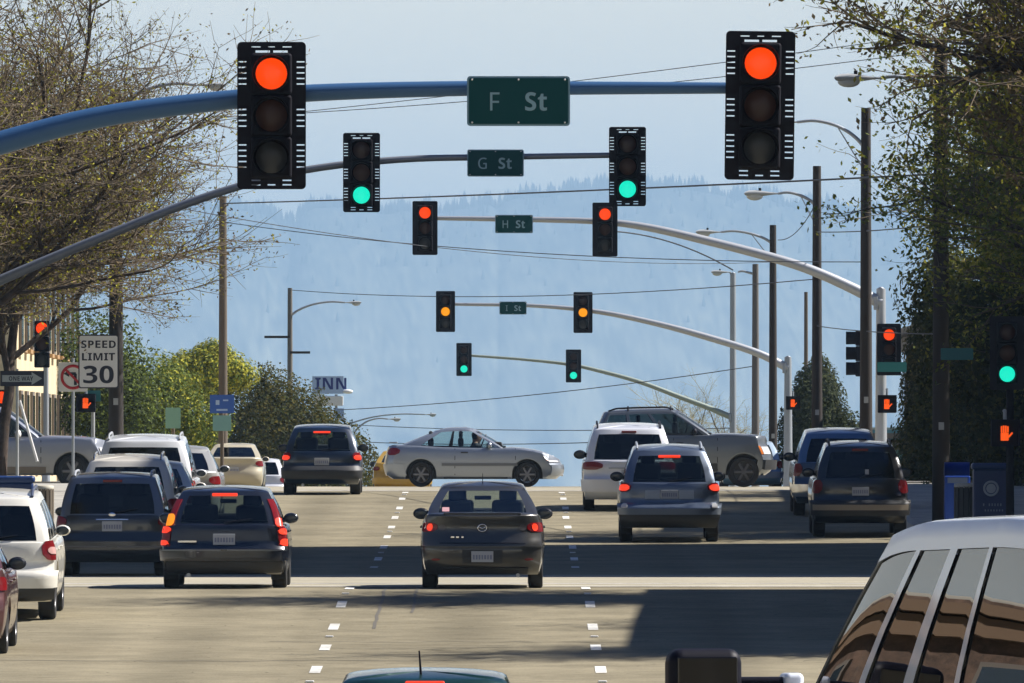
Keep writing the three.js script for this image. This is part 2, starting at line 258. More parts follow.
// ---------------------------------------------------------------- buildings beside the street (mostly outside the frame: they shade the road and show in car windows)
function building(name, label, x0, x1, d0, d1, h, wallMat, trimMat, opt = {}) {
  const y0 = Math.min(groundY(d0), groundY(d1)) - 0.3, g = thing(name, label, 'building', [(x0 + x1) / 2, y0, -(d0 + d1) / 2]);
  const w = Math.abs(x1 - x0), l = d1 - d0, H = h + 0.3;
  const wall = box(w, H, l, 0, H / 2, 0); const uv = wall.attributes.uv, p = wall.attributes.position; for (let i = 0; i < uv.count; i++) uv.setXY(i, (p.getX(i) + p.getZ(i)) / 3, p.getY(i) / 3);
  part('wall', wall, wallMat, g);
  part('cornice', [box(w + 0.6, 0.35, l + 0.6, 0, H - 0.5, 0), box(w + 0.9, 0.18, l + 0.9, 0, H - 0.2, 0)], trimMat, g);
  part('roof', box(w - 0.4, 0.1, l - 0.4, 0, H + 0.03, 0), M.concrete, g);
  const floors = Math.max(1, Math.round(h / 3.6)), fh = (H - 0.9) / floors, faceX = x0 > 0 ? -w / 2 : w / 2, s = Math.sign(faceX);
  const fr = new THREE.BoxGeometry(0.08, 1.9, 1.3), pane = new THREE.BoxGeometry(0.03, 1.7, 1.1), sill = new THREE.BoxGeometry(0.18, 0.1, 1.5);
  const addWindow = (x, y, z, turn) => { const q = part('window', fr, M.frame, g); q.position.set(x, y, z); q.rotation.y = turn; const a = part('pane', pane, M.windowDark, q); a.position.x = s * 0.04; const b = part('sill', sill, trimMat, q); b.position.set(s * 0.05, -1.0, 0); };
  for (let f = 0; f < floors; f++) {
    const y = 0.6 + fh * (f + 0.5);
    const n = Math.floor(l / 3.4); for (let k = 0; k < n; k++) addWindow(faceX + s * 0.03, y, -l / 2 + l * (k + 0.5) / n, 0);
    if (opt.end) { const m = Math.min(4, Math.floor(w / 3.4)); for (let k = 0; k < m; k++) addWindow(s * (w / 2 - 1.8 - k * 3.2), y, l / 2 + 0.03, s > 0 ? -Math.PI / 2 : Math.PI / 2); }
  }
  return g;
}
building('office_block', 'tall brick office block on the right past the green signal, outside the frame', 14.5, 30, 192, 221.5, 23, M.brick, M.tan, { end: true });
building('shop_building', 'low brick shop building on the right before the second crossing', 11, 25, 152.5, 173, 9.6, M.brick, M.concrete, { end: true });
building('corner_store', 'cream corner store on the right below the crest of the road', 11.2, 24, 230, 252, 8.4, M.cream, M.concrete);
building('added_shade_block', 'unseen grey block added to shade the right corner below the crest', 16, 26, 252.5, 267, 10.5, M.concrete, M.concrete);  // unseen block, added to keep the shrubs at the right corner in shade
building('cream_building', 'cream stucco building behind the bare street trees on the left', -26, -12.4, 302, 345, 6.5, M.cream, M.tan);
building('brown_building', 'brown brick building with tan cornice on the near left', -26, -11.2, 52, 86, 4.2, M.brick, mat([0.15, 0.095, 0.055], 0.85), { end: true });
building('dark_house', 'dark brown building behind the right trees past the crest', 10.9, 24, 309, 340, 4.6, mat([0.07, 0.055, 0.045], 0.9), M.frame);
building('teal_shed', 'small teal shed beside the dark evergreen on the right', 10.7, 13.5, 404, 410, 2.6, mat([0.1, 0.25, 0.27], 0.9), M.frame);
// ---------------------------------------------------------------- trees
function growTree(spec) {                   // returns limb, twig and leaf geometry of one broadleaf tree, base at the origin
  const r = rng(spec.seed), limbs = { p: [], n: [], i: [], u: [] }, twigs = { p: [], n: [], i: [], u: [] }, tips = [];
  const jitter = a => (r() - 0.5) * 2 * a;
  function grow(pos, dir, len, rad, level) {
    const seg = level < 2 ? 6 : level < 4 ? 4 : 3, pts = [pos.clone()], rs = [rad], d = dir.clone(), p = pos.clone(), nodes = [];
    for (let k = 1; k <= seg; k++) {
      if (level > 0 && p.y < spec.clear) d.y += 0.22 * (spec.clear - p.y);
      d.x += jitter(spec.wander); d.z += jitter(spec.wander); d.y += jitter(spec.wander) * 0.6 + (level ? spec.rise : 0); d.normalize();
      p.addScaledVector(d, len / seg); pts.push(p.clone()); rs.push(rad * lerp(1, level === spec.levels ? 0.45 : 0.6, k / seg)); nodes.push([p.clone(), d.clone(), k / seg]);
    }
    tubeInto(level < 3 ? limbs : twigs, pts, rs, level < 1 ? 10 : level < 2 ? 7 : level < 3 ? 5 : 3);
    if (level >= spec.levels - 1) for (const q of nodes) tips.push([q[0], q[1], level]);
    if (level < spec.levels) {
      const n = spec.kids[level];
      for (let c = 0; c < n; c++) {
        const f = level === 0 ? lerp(spec.fork, 1, c / Math.max(1, n - 1)) : lerp(0.25, 1, (c + r()) / n), q = nodes[Math.min(seg - 1, Math.max(0, Math.round(f * seg) - 1))];
        const az = c * 2.4 + r() * 1.2, open = spec.open[level] * (0.75 + 0.5 * r());
        const side = V(Math.cos(az), 0, Math.sin(az)).addScaledVector(q[1], -q[1].dot(V(Math.cos(az), 0, Math.sin(az)))).normalize();
        const nd = q[1].clone().multiplyScalar(Math.cos(open)).addScaledVector(side, Math.sin(open)).normalize();
        grow(q[0], nd, len * spec.shrink[level] * (0.7 + 0.55 * r()), Math.max(spec.thin, rad * (level === 0 ? 0.5 : 0.52)), level + 1);
      }
    }
  }
  grow(V(0, 0, 0), V(jitter(0.04), 1, jitter(0.04)).normalize(), spec.trunk, spec.radius, 0);
  const leaves = { p: [], i: [], c: [] }, a = V(0, 0, 0), b = V(0, 0, 0);
  for (const [q, , ] of tips) {
    const patch = n24(q.x / 9 + 0.3, q.y / 9 + q.z / 7);
    if (r() > spec.leaf * (0.3 + 1.4 * patch)) continue;
    const m = 1 + Math.floor(r() * spec.bunch);
    for (let k = 0; k < m; k++) {
      const c = V(q.x + jitter(spec.spread), q.y + jitter(spec.spread), q.z + jitter(spec.spread)), s = spec.size * (0.6 + 0.8 * r());
      a.set(jitter(1), jitter(1), jitter(1)).normalize().multiplyScalar(s); b.set(jitter(1), jitter(1), jitter(1)).cross(a).normalize().multiplyScalar(s * 0.5);
      const base = leaves.p.length / 3; leaves.p.push(c.x - a.x, c.y - a.y, c.z - a.z, c.x + b.x, c.y + b.y, c.z + b.z, c.x + a.x, c.y + a.y, c.z + a.z, c.x - b.x, c.y - b.y, c.z - b.z);
      leaves.i.push(base, base + 1, base + 2, base, base + 2, base + 3);
      const t = r(), col = t < spec.mix ? spec.colB : spec.colA, v = 0.65 + 0.7 * r(); for (let z = 0; z < 4; z++) leaves.c.push(col[0] * v, col[1] * v, col[2] * v);
    }
  }
  if (spec.tell) { let m = 0, h = 0; for (const [q] of tips) { m = Math.max(m, Math.hypot(q.x, q.z)); h = Math.max(h, q.y); } console.log('tree', spec.seed, 'reach', m.toFixed(1), 'height', h.toFixed(1), 'tips', tips.length, 'tris', (twigs.i.length + limbs.i.length + leaves.i.length) / 3); }
  return { limbs: soup(limbs), twigs: twigs.p.length ? soup(twigs) : null, leaves: leaves.p.length ? soup(leaves) : null };
}
const leafMat = new THREE.MeshPhysicalMaterial({ vertexColors: true, roughness: 0.85, specularIntensity: 0.2, transmission: 0.35, thickness: 0, side: THREE.DoubleSide });
const barkDark = mat([0.62, 0.6, 0.6], 0.95, { map: barkTex }), twigMat = mat([0.13, 0.098, 0.06], 0.95), twigPale = mat([0.32, 0.29, 0.16], 0.95);
function placeTree(name, label, geo, x, d, turn, scale, twig = twigMat, group) {
  const t = thing(name, label, 'tree', [x, groundY(d) + (Math.abs(x) < 12 ? 0.1 : -0.07), -d], turn, group); t.scale.setScalar(scale);
  part('trunk', geo.limbs, barkDark, t); if (geo.twigs) part('branches', geo.twigs, twig, t); if (geo.leaves) part('crown', geo.leaves, leafMat, t); return t;
}
const BARE = { clear: 3.7, levels: 5, kids: [9, 7, 6, 5, 6], open: [0.8, 0.75, 0.75, 0.8, 0.8], shrink: [0.68, 0.62, 0.6, 0.6, 0.6], trunk: 4.8, fork: 0.5, radius: 0.15, thin: 0.0065, wander: 0.17, rise: 0.035, leaf: 0.34, bunch: 4, spread: 0.13, size: 0.032, colA: [0.17, 0.125, 0.06], colB: [0.36, 0.34, 0.035], mix: 0.4 };
const bare1 = growTree({ ...BARE, seed: 11 }), bare2 = growTree({ ...BARE, seed: 29, leaf: 0.44 }), bare3 = growTree({ ...BARE, seed: 53, kids: [7, 5, 5, 4, 3], leaf: 0.05 }), tall1 = growTree({ ...BARE, seed: 59, trunk: 9.5, fork: 0.5, radius: 0.2, kids: [20, 6, 5, 4, 3], shrink: [0.33, 0.6, 0.6, 0.6, 0.6], open: [0.6, 0.6, 0.7, 0.8, 0.8], clear: 4.5, leaf: 0.9, bunch: 3, size: 0.05 });
const G1 = 'bare street trees along the left sidewalk';
placeTree('street_tree', 'bare budding street tree at the left edge, nearest of its row', bare1, -13.3, 178, 0.4, 1.0, twigMat, G1);
placeTree('street_tree', 'brown twiggy street tree behind the parked white SUV', bare2, -11.7, 197, 2.1, 1.06, twigMat, G1);
placeTree('street_tree', 'street tree with yellow-green buds above the one way sign', bare2, -11.4, 216, 4.4, 1.06, twigMat, G1);
placeTree('street_tree', 'street tree with a thin leaning trunk left of the speed limit sign', bare1, -10.9, 236, 3.3, 1.06, twigMat, G1);
placeTree('street_tree', 'bare street tree reaching towards the tall left lamp post', bare2, -10.7, 252, 5.3, 0.92, twigMat, G1);
placeTree('street_tree', 'street tree whose twigs cover the curved G sign mast', bare2, -11.6, 190, 0.9, 0.98, twigMat, G1);
placeTree('street_tree', 'street tree set back behind the one way sign', bare1, -12.3, 226, 1.9, 1.1, twigMat, G1);
placeTree('street_tree', 'bare street tree by the brown building on the near left', bare1, -10.2, 93, 2.7, 1.0, twigMat, G1);
const LEAFY = { ...BARE, clear: 2.6, leaf: 1.3, bunch: 8, spread: 0.22, size: 0.046, colA: [0.14, 0.17, 0.03], colB: [0.36, 0.33, 0.05], mix: 0.4, radius: 0.16 };
const leafy1 = growTree({ ...LEAFY, seed: 71, kids: [8, 6, 5, 4, 3] }), leafy2 = growTree({ ...LEAFY, seed: 83, kids: [9, 6, 5, 4, 3], leaf: 1.1 });
const G2 = 'leafy trees along the right sidewalk';
placeTree('leafy_tree', 'dark leafy street tree at the right edge above the green signal', leafy1, 11.9, 206, 0.9, 1.08, twigMat, G2);
placeTree('leafy_tree', 'leafy street tree behind the thick dark pole on the right', leafy2, 12.1, 226, 3.2, 1.1, twigMat, G2);
placeTree('leafy_tree', 'loose leafy street tree beside the right-hand red signal', leafy1, 14.6, 258, 5.0, 1.1, twigMat, G2);
placeTree('leafy_tree', 'dark leafy tree low behind the mailbox on the right', leafy2, 12.6, 243, 1.7, 1.0, twigMat, G2);
placeTree('leafy_tree', 'leafy tree between the thick pole and the right edge lamp', leafy1, 12.2, 216, 2.4, 1.12, twigMat, G2);
placeTree('shade_tree', 'bare street tree right of the shop building, casting branch shadows', tall1, 10.4, 167, 1.2, 0.86);
placeTree('shade_tree', 'bare street tree by the first crossing, nearest on the right', tall1, 10.5, 154, 3.9, 0.84);
placeTree('shade_tree', 'slim bare tree midway along the shop building on the right', tall1, 10.5, 160.5, 5.1, 0.8);
placeTree('pale_tree', 'pale bare tree far behind the hood of the grey SUV', bare3, 8.6, 560, 0.3, 0.8, twigPale);
// dense crowns: leaf-sized faces spread through lobes
function denseCrown(seed, lobes, n, size, colA, colB, mix, shellPow = 0.45) {
  const r = rng(seed), o = { p: [], i: [], c: [] }, a = V(0, 0, 0), b = V(0, 0, 0), out = V(0, 0, 0), tot = lobes.reduce((s, l) => s + l[3] * l[4] * l[5], 0);
  for (const [x, y, z, rx, ry, rz] of lobes) for (let k = 0, m = Math.round(n * rx * ry * rz / tot); k < m; k++) {
    const th = r() * Math.PI * 2, cz = r() * 2 - 1, sn = Math.sqrt(1 - cz * cz); let q = Math.pow(r(), shellPow); const dx = sn * Math.cos(th), dy = cz, dz = sn * Math.sin(th);
    const lump = 0.78 + 0.42 * n8(dx * 0.4 + x * 0.13 + 0.5, dy * 0.4 + dz * 0.3 + y * 0.2); q *= lump;
    const c = V(x + dx * rx * q, y + dy * ry * q, z + dz * rz * q), s = size * (0.6 + 0.8 * r());
    out.set(dx / rx + (r() - 0.5) * 1.3, dy / ry + 0.25 + (r() - 0.5) * 1.3, dz / rz + (r() - 0.5) * 1.3).normalize(); a.set(r() - 0.5, r() - 0.5, r() - 0.5).cross(out).normalize().multiplyScalar(s); b.copy(out).cross(a).normalize().multiplyScalar(s * 0.6);
    const i0 = o.p.length / 3; o.p.push(c.x - a.x, c.y - a.y, c.z - a.z, c.x + b.x, c.y + b.y, c.z + b.z, c.x + a.x, c.y + a.y, c.z + a.z, c.x - b.x, c.y - b.y, c.z - b.z); o.i.push(i0, i0 + 1, i0 + 2, i0, i0 + 2, i0 + 3);
    const col = r() < mix ? colB : colA, v = 0.65 + 0.7 * r(); for (let w = 0; w < 4; w++) o.c.push(col[0] * v, col[1] * v, col[2] * v);
  }
  return soup(o);
}
function denseTree(name, label, px, d, baseTrunk, lobes, n, size, colA, colB, mix, seed, grow = 1) {
  lobes = lobes.map(l => l.map((v, i) => i === 1 ? v : v * grow)); 
  const x = (px - VANISH_X) * d / FOCAL, t = thing(name, label, 'tree', [x, groundY(d) - 0.08, -d]);
  const o = { p: [], n: [], i: [], u: [] }, r = rng(seed); tubeInto(o, [V(0, 0, 0), V(0.05, baseTrunk * 0.5, 0), V(0, baseTrunk, 0.05)], [0.22, 0.17, 0.1], 8);
  for (const l of lobes) tubeInto(o, [V(0, baseTrunk * 0.5, 0), V(l[0] * 0.5, lerp(baseTrunk * 0.6, l[1], 0.5), l[2] * 0.5), V(l[0], l[1], l[2])], [0.1, 0.07, 0.03], 5);
  part('trunk', soup(o), barkDark, t); part('crown', denseCrown(seed, lobes, n, size, colA, colB, mix), leafMat, t); return t;
}
const GRN = [0.12, 0.16, 0.026], YEL = [0.45, 0.43, 0.05], DRK = [0.04, 0.055, 0.014];
denseTree('green_tree', 'sunlit yellow-green tree behind the small blue sign', 212, 372, 3.2, [[0, 4.1, 0, 1.0, 0.75, 1.1], [-0.75, 4.0, 0.2, 0.75, 0.65, 0.9], [0.65, 3.9, -0.2, 0.7, 0.6, 0.8], [0.1, 4.6, 0, 0.6, 0.45, 0.7], [-0.2, 3.5, 0.1, 0.8, 0.5, 0.8]], 24000, 0.05, GRN, YEL, 0.6, 401, 1.1);
denseTree('green_tree', 'darker green tree beside the speed limit sign, behind the parked cars', 150, 352, 2.0, [[0, 3.0, 0, 1.4, 1.1, 1.4], [0.9, 2.2, 0, 1.2, 1.0, 1.2], [-1.0, 2.2, 0.2, 1.1, 1.1, 1.2]], 24000, 0.05, GRN, YEL, 0.2, 402, 1.15);
denseTree('green_tree', 'low green shrub tree below the yellow-green tree', 152, 366, 1.2, [[-0.3, 1.7, 0, 1.8, 1.2, 1.3], [1.0, 1.5, 0.1, 1.0, 1.1, 1.1]], 20000, 0.05, DRK, GRN, 0.35, 403, 1.05);
denseTree('green_tree', 'green tree behind the left traffic pole', 96, 330, 2.0, [[0, 3.2, 0, 1.3, 1.5, 1.3], [0.5, 2.0, 0, 1.2, 1.2, 1.2]], 18000, 0.05, DRK, GRN, 0.5, 404, 1.3);
denseTree('evergreen_tree', 'broad dark cone-shaped evergreen left of the blue SUV', 288, 440, 1.5, [[0, 1.3, 0, 2.3, 1.4, 2.0], [-0.1, 2.3, 0, 1.85, 1.2, 1.6], [-0.2, 3.2, 0, 1.3, 0.95, 1.2], [-0.35, 4.0, 0, 0.8, 0.8, 0.8], [-0.45, 4.6, 0, 0.35, 0.55, 0.4]], 70000, 0.06, [0.06, 0.068, 0.012], [0.12, 0.1, 0.016], 0.4, 405, 1.75);
denseTree('evergreen_tree', 'dark evergreen beside the orange hand signal on the right', 815, 408, 2.0, [[0, 1.9, 0, 1.05, 1.9, 1.0], [0.1, 3.6, 0, 0.7, 1.0, 0.8], [0.15, 4.4, 0, 0.4, 0.7, 0.4], [0.8, 2.0, 0.2, 0.6, 1.1, 0.7]], 45000, 0.06, [0.04, 0.052, 0.018], [0.07, 0.08, 0.025], 0.3, 406, 1.35);
denseTree('shade_shrub', 'tall dark shrub behind the mailbox and thick right pole', 962, 266, 2.0, [[0, 1.4, 0, 1.0, 1.3, 1.0], [0.3, 3.0, 0, 1.1, 1.4, 1.0], [-0.3, 4.3, 0.1, 0.8, 1.0, 0.8]], 26000, 0.06, [0.045, 0.055, 0.016], [0.1, 0.1, 0.025], 0.25, 407, 1.3);
denseTree('shade_shrub', 'tall dark shrub at the right edge behind the signal post', 1012, 262, 2.0, [[0, 1.4, 0, 1.0, 1.4, 1.0], [-0.2, 3.1, 0, 1.2, 1.5, 1.0], [0.3, 4.6, 0.1, 0.9, 1.1, 0.9]], 26000, 0.06, [0.045, 0.055, 0.016], [0.1, 0.1, 0.025], 0.25, 408, 1.3);
denseTree('shade_shrub', 'slim dark shrub right of the grey signal pole', 922, 318, 1.6, [[0, 1.2, 0, 0.6, 1.1, 0.7], [0.1, 2.6, 0, 0.6, 1.0, 0.7], [0, 3.6, 0.1, 0.45, 0.8, 0.5]], 14000, 0.06, [0.045, 0.055, 0.016], [0.11, 0.1, 0.028], 0.3, 409, 1.3);
// ---------------------------------------------------------------- traffic signals
const SLOTS = []; for (const s of [-1, 1]) { for (const cy of [0.375, -0.005, -0.375]) for (let k = -2; k <= 2; k++) if (!(cy === -0.005 && k === 2)) SLOTS.push([s * 0.262, cy + 0.01 + k * 0.05, 0.07, 0.012]); for (const [y, h] of [[0.578, 0.02], [0.62, 0.01], [-0.585, 0.012], [-0.625, 0.012]]) SLOTS.push([s * (y === 0.578 ? 0.08 : 0.14), y, y === 0.578 ? 0.13 : 0.08, h]); }
SLOTS.push([0, 0.62, 0.06, 0.008], [0, -0.625, 0.07, 0.012]);
const slottedPlate = plate(0.62, 1.33, 0.04, 0.012)(SLOTS), solidPlate = plate(0.62, 1.33, 0.04, 0.012)();
const sectionBox = rbox(0.37, 0.372, 0.17, 0.03), lensGeo = new THREE.SphereGeometry(0.42, 24, 6, 0, Math.PI * 2, 0, 0.345).rotateX(Math.PI / 2).translate(0, 0, -0.39);
{ const p = lensGeo.attributes.position, u = lensGeo.attributes.uv; for (let i = 0; i < p.count; i++) u.setXY(i, p.getX(i) / 0.3 + 0.5, p.getY(i) / 0.3 + 0.5); }
const visorGeo = (() => { const g = new THREE.CylinderGeometry(0.168, 0.162, 0.24, 24, 1, true, Math.PI * 0.14, Math.PI * 1.72).rotateX(Math.PI / 2); return g.rotateZ(0).translate(0, 0, 0.2); })();
const backBox = rbox(0.12, 0.5, 0.12, 0.02, 0, 0, -0.16);
function signalHead(label, px, py, d, lit, opt = {}) {           // px, py: centre of the back plate in the photograph; faces down the street
  const p = at(px, py, d), g = thing('traffic_signal', label, 'traffic light', p, opt.turn ?? 0, opt.group); if (opt.roll) g.rotation.z = opt.roll; g.scale.setScalar(opt.scale ?? 1);
  if (!opt.noPlate) part('backplate', opt.slots ? slottedPlate : solidPlate, M.black, g);
  const on = { red: M.redLit, amber: M.yellowLit, green: M.greenLit }, off = { red: M.redOff, amber: M.amberOff, green: M.greenOff };
  ['red', 'amber', 'green'].forEach((c, k) => {
    const y = 0.375 - k * 0.378, s = part('housing', sectionBox, M.flatBlack, g); s.position.set(0, y, 0);
    const l = part('lens', lensGeo, c === lit ? on[c] : off[c], g); l.position.set(0, y, 0.09); if (c === lit) l.userData.label = `lit ${c} lens`;
    const v = part('visor', visorGeo, M.flatBlack, g); v.position.set(0, y, 0);
  });
  part('mounting_bracket', backBox, M.flatBlack, g); return g;
}
function mastArm(label, pts, d, r0, r1, poleX, m, opt = {}) {   // pts in photograph pixels from the pole outwards
  const y0 = groundY(d) + 0.12, q = pts.map(([x, y]) => at(x, y, d)), g = thing('signal_mast', label, 'signal mast', [poleX, y0, -d]);
  const loc = q.map(v => v.clone().sub(g.position)), top = loc[0].y;
  part('mast_arm', tube(loc, r0, r1, 14, 48), m, g);
  const h = opt.poleTop ?? top + 0.35;
  part('pole', new THREE.LatheGeometry([[0.0001, 0], [0.24, 0], [0.24, 0.08], [0.19, 0.1], [0.15, 0.9], [0.115, h], [0.02, h + 0.05], [0.0001, h + 0.05]].map(a => new THREE.Vector2(...a)), 18), opt.poleMat ?? m, g);
  part('end_cap', ball(r1 * 1.06, 0.6, 1, 1, loc[loc.length - 1].x, loc[loc.length - 1].y, loc[loc.length - 1].z), m, g);
  part('flange', rbox(0.1, 0.34, 0.3, 0.02, Math.sign(loc[1].x) * 0.13, top, 0), opt.poleMat ?? m, g);
  return g;
}
const ARM_F = -0.22;                                       // heads and sign hang this far in front of the arm
mastArm('near blue steel signal mast curving in from the left with the F sign', [[-500, 318], [-250, 222], [-120, 179], [0, 143], [100, 117], [237, 99], [310, 93], [460, 88.5], [600, 88], [752, 88]], 110, 0.135, 0.05, (-500 - VANISH_X) * 110 / FOCAL, M.blueSteel);
signalHead('near left traffic light with red lit, on the blue mast arm', 271.5, 115.5, 110 - 0.28, 'red', { slots: true });
signalHead('near right traffic light with red lit, at the blue arm end', 760, 105.5, 110 - 0.28, 'red', { slots: true, roll: -0.012, scale: 1.01 });
mastArm('second signal mast curving out of the left trees with the G sign', [[-38, 297], [40, 263], [110, 234], [180, 206], [240, 186], [305, 170], [400, 159.5], [500, 157], [626, 155]], 198, 0.085, 0.045, (-38 - VANISH_X) * 198 / FOCAL, mat([0.2, 0.22, 0.25], 0.5, { metalness: 0.3 }));
signalHead('left of two traffic lights showing green beside the G sign', 361.5, 172.5, 197.7, 'green', { slots: true, scale: 0.97 });
signalHead('right of two traffic lights showing green beside the G sign', 627.5, 166.5, 197.7, 'green', { slots: true, scale: 0.97 });
mastArm('grey signal mast on the right carrying the H sign', [[881, 303], [850, 287], [800, 266], [700, 239], [640, 226], [600, 221.5], [500, 219], [425, 218]], 300, 0.15, 0.05, (881 - VANISH_X) * 300 / FOCAL, M.steel);
signalHead('left of two red traffic lights beside the H sign', 425, 228, 299.7, 'red');
signalHead('right of two red traffic lights beside the H sign', 605, 229.5, 299.7, 'red');
mastArm('grey signal mast on the right with both lights at amber', [[788, 368], [760, 354], [700, 335], [650, 322], [600, 312], [540, 306], [445, 304]], 395, 0.14, 0.05, (788 - VANISH_X) * 395 / FOCAL, M.steel, { poleMat: M.galvanised });
signalHead('left amber traffic light', 445.5, 311.5, 394.7, 'amber');
signalHead('right amber traffic light', 583, 312.5, 394.7, 'amber');
mastArm('farthest signal mast, its arm falling to the lamp post on the right', [[733, 418], [712, 409], [680, 397], [640, 382], [600, 371], [573, 365], [530, 360], [464, 355]], 490, 0.12, 0.05, (733 - VANISH_X) * 490 / FOCAL, mat([0.28, 0.33, 0.28], 0.5, { metalness: 0.2 }), { poleTop: 9.6, poleMat: M.galvanised });
signalHead('left of the two smallest traffic lights, lit green', 464, 359.5, 489.7, 'green');
signalHead('right of the two smallest traffic lights, lit green', 573.5, 366, 489.7, 'green');
signalHead('red traffic light on the grey pole at right', 889, 349.5, 299.6, 'red', { noPlate: false, scale: 0.96 });
signalHead('dark traffic light seen side-on against the wooden pole', 859, 353.5, 300, 'none', { noPlate: true, turn: -Math.PI / 2, scale: 1.0 });
signalHead('green traffic light in the dark trees at the right edge', 1007, 353, 197.6, 'green', { scale: 0.9 });
signalHead('red traffic light half hidden in the left tree', 42, 344, 292, 'red', { noPlate: true });
signalHead('red traffic light cut by the left edge under the one way sign', 2, 413, 292, 'red', { noPlate: true });
function pedSignal(label, px, py, d, postTop) {
  const g = thing('pedestrian_signal', label, 'pedestrian signal', at(px, py, d));
  part('housing', rbox(0.46, 0.44, 0.2, 0.03), M.flatBlack, g);
  part('visor', [box(0.46, 0.02, 0.2, 0, 0.21, 0.2), box(0.02, 0.42, 0.2, -0.22, 0, 0.2), box(0.02, 0.42, 0.2, 0.22, 0, 0.2)], M.flatBlack, g);
  const hand = [rbox(0.13, 0.13, 0.02, 0.01, -0.01, -0.06, 0.115)]; for (let k = 0; k < 4; k++) hand.push(rbox(0.027, 0.13 - Math.abs(k - 1.4) * 0.018, 0.02, 0.009, -0.06 + k * 0.034, 0.06, 0.115)); hand.push(rbox(0.03, 0.1, 0.02, 0.01, 0, 0, 0).rotateZ(-0.7).translate(0.085, -0.03, 0.115));
  part('hand_symbol', hand, M.handLit, g); part('mounting_bracket', [rod(V(0, 0.2, -0.05), V(0, 0.36, -0.05), 0.03), rod(V(0, 0.36, -0.05), V(0, 0.36, -0.3), 0.03)], M.galvanised, g); return g;
}
pedSignal('orange hand signal on the grey pole below the red traffic light', 887, 404, 299.5);
pedSignal('orange hand signal in front of the dark evergreen', 793, 403, 394.4);
pedSignal('orange hand signal in dark shade at the right edge', 1005, 433, 197.4);
pedSignal('orange hand signal under the speed limit sign', 86, 403, 290);
function post(name, label, cat, px, d, top, r, m) { const g = thing(name, label, cat, [(px - VANISH_X) * d / FOCAL, groundY(d) + 0.1, -d]); const h = (EYE_LINE - top) * d / FOCAL - g.position.y; part('shaft', new THREE.CylinderGeometry(r * 0.85, r, h, 12).translate(0, h / 2, 0), m, g); part('cap', new THREE.SphereGeometry(r * 0.9, 10, 6).scale(1, 0.4, 1).translate(0, h, 0), m, g); part('base', new THREE.CylinderGeometry(r * 1.4, r * 1.6, 0.18, 12).translate(0, 0.09, 0), m, g); return g; }
post('signal_post', 'dark signal post in shade at the right edge', 'signal post', 1010, 197.9, 350, 0.07, M.flatBlack);
post('signal_post', 'signal post half hidden by the left tree trunk', 'signal post', 46, 292.3, 322, 0.07, M.galvanised);
post('signal_post', 'thin pale signal post under the speed limit sign', 'signal post', 93, 290.2, 392, 0.05, M.lampGrey);
post('signal_post', 'signal post at the left edge under the one way sign', 'signal post', 3, 292.3, 392, 0.06, M.galvanised);
// ---------------------------------------------------------------- street name signs
function streetSign(label, text, px, py, d, w, h, cap, stretch = 1) {
  const g = thing('street_sign', label, 'street sign', at(px, py, d));
  part('border', plate(w, h, 0.03, 0.02)(), M.signEdge, g); const f = part('panel', plate(w - 0.035, h - 0.035, 0.02, 0.012)(), M.signGreen, g); f.position.z = 0.012;
  const [a, b] = text.split(' '); part('lettering', [lettering(a, cap, -w * 0.23, -cap * 0.02, 0.02, fontRegular, stretch), lettering(b, cap, w * 0.17, -cap * 0.02, 0.02, font, stretch)], M.signText, g);
  const bolts = []; for (const x of [-0.45, 0, 0.45]) for (const y of [-0.43, 0.43]) bolts.push(ball(0.009, 1, 1, 0.5, x * w, y * h, 0.02, 8)); part('bolts', bolts, M.white, g);
  part('hanger', [box(0.05, h * 0.9, 0.06, -w * 0.3, 0, -0.05), box(0.05, h * 0.9, 0.06, w * 0.3, 0, -0.05)], M.galvanised, g); return g;
}
streetSign('large green street sign reading F St on the blue arm', 'F St', 518.5, 101, 109.78, 0.93, 0.45, 0.165);
streetSign('green street sign reading G St', 'G St', 495.5, 163, 197.8, 0.92, 0.44, 0.18);
streetSign('green street sign reading H St', 'H St', 514, 224, 299.8, 0.93, 0.45, 0.19);
streetSign('smallest green street sign, reading I St', 'I St', 513, 308, 394.8, 0.88, 0.42, 0.18);
function bladeSign(label, px, py, d, w, h, m) { const g = thing('street_name_blade', label, 'street sign', at(px, py, d)); part('blade', plate(w, h, 0.02, 0.015)(), m, g); part('bracket', box(0.06, h * 0.8, 0.12, 0, 0, -0.07), M.galvanised, g); return g; }
bladeSign('teal street name blade across the right red traffic light', 892, 367, 299.3, 0.72, 0.24, M.signTeal);
bladeSign('teal street name blade in the right trees', 957, 354, 206, 0.55, 0.2, M.signTeal);
bladeSign('teal blade sign just under the speed limit sign', 93, 396, 290.1, 0.36, 0.26, M.signTeal);
// ---------------------------------------------------------------- lamp posts and utility poles
function lampHead(g, tip, inward, s) {      // cobra head hanging from the arm's tip
  const o = { p: [], n: [], i: [] }, pts = [], rs = []; const prof = [[0, 0.03], [0.15, 0.05], [0.35, 0.1], [0.55, 0.14], [0.72, 0.13], [0.82, 0.07], [0.85, 0.005]];
  for (const [t, r] of prof) { pts.push(tip.clone().addScaledVector(inward, -t * s)); rs.push(r * s); } tubeInto(o, pts, rs, 12);
  const h = part('lamp_head', soup(o).translate(0, -tip.y, 0).scale(1, 0.62, 1).translate(0, tip.y, 0), M.lampGrey, g);
  const c = tip.clone().addScaledVector(inward, -0.58 * s); part('lens', ball(0.14 * s, 1.5, 0.75, 0.85, c.x, c.y - 0.07 * s, c.z), M.lampGlass, h);
  part('photocell', new THREE.CylinderGeometry(0.035 * s, 0.035 * s, 0.08 * s, 8).translate(tip.x - inward.x * 0.45 * s, tip.y + 0.1 * s, tip.z), M.flatBlack, h);
}
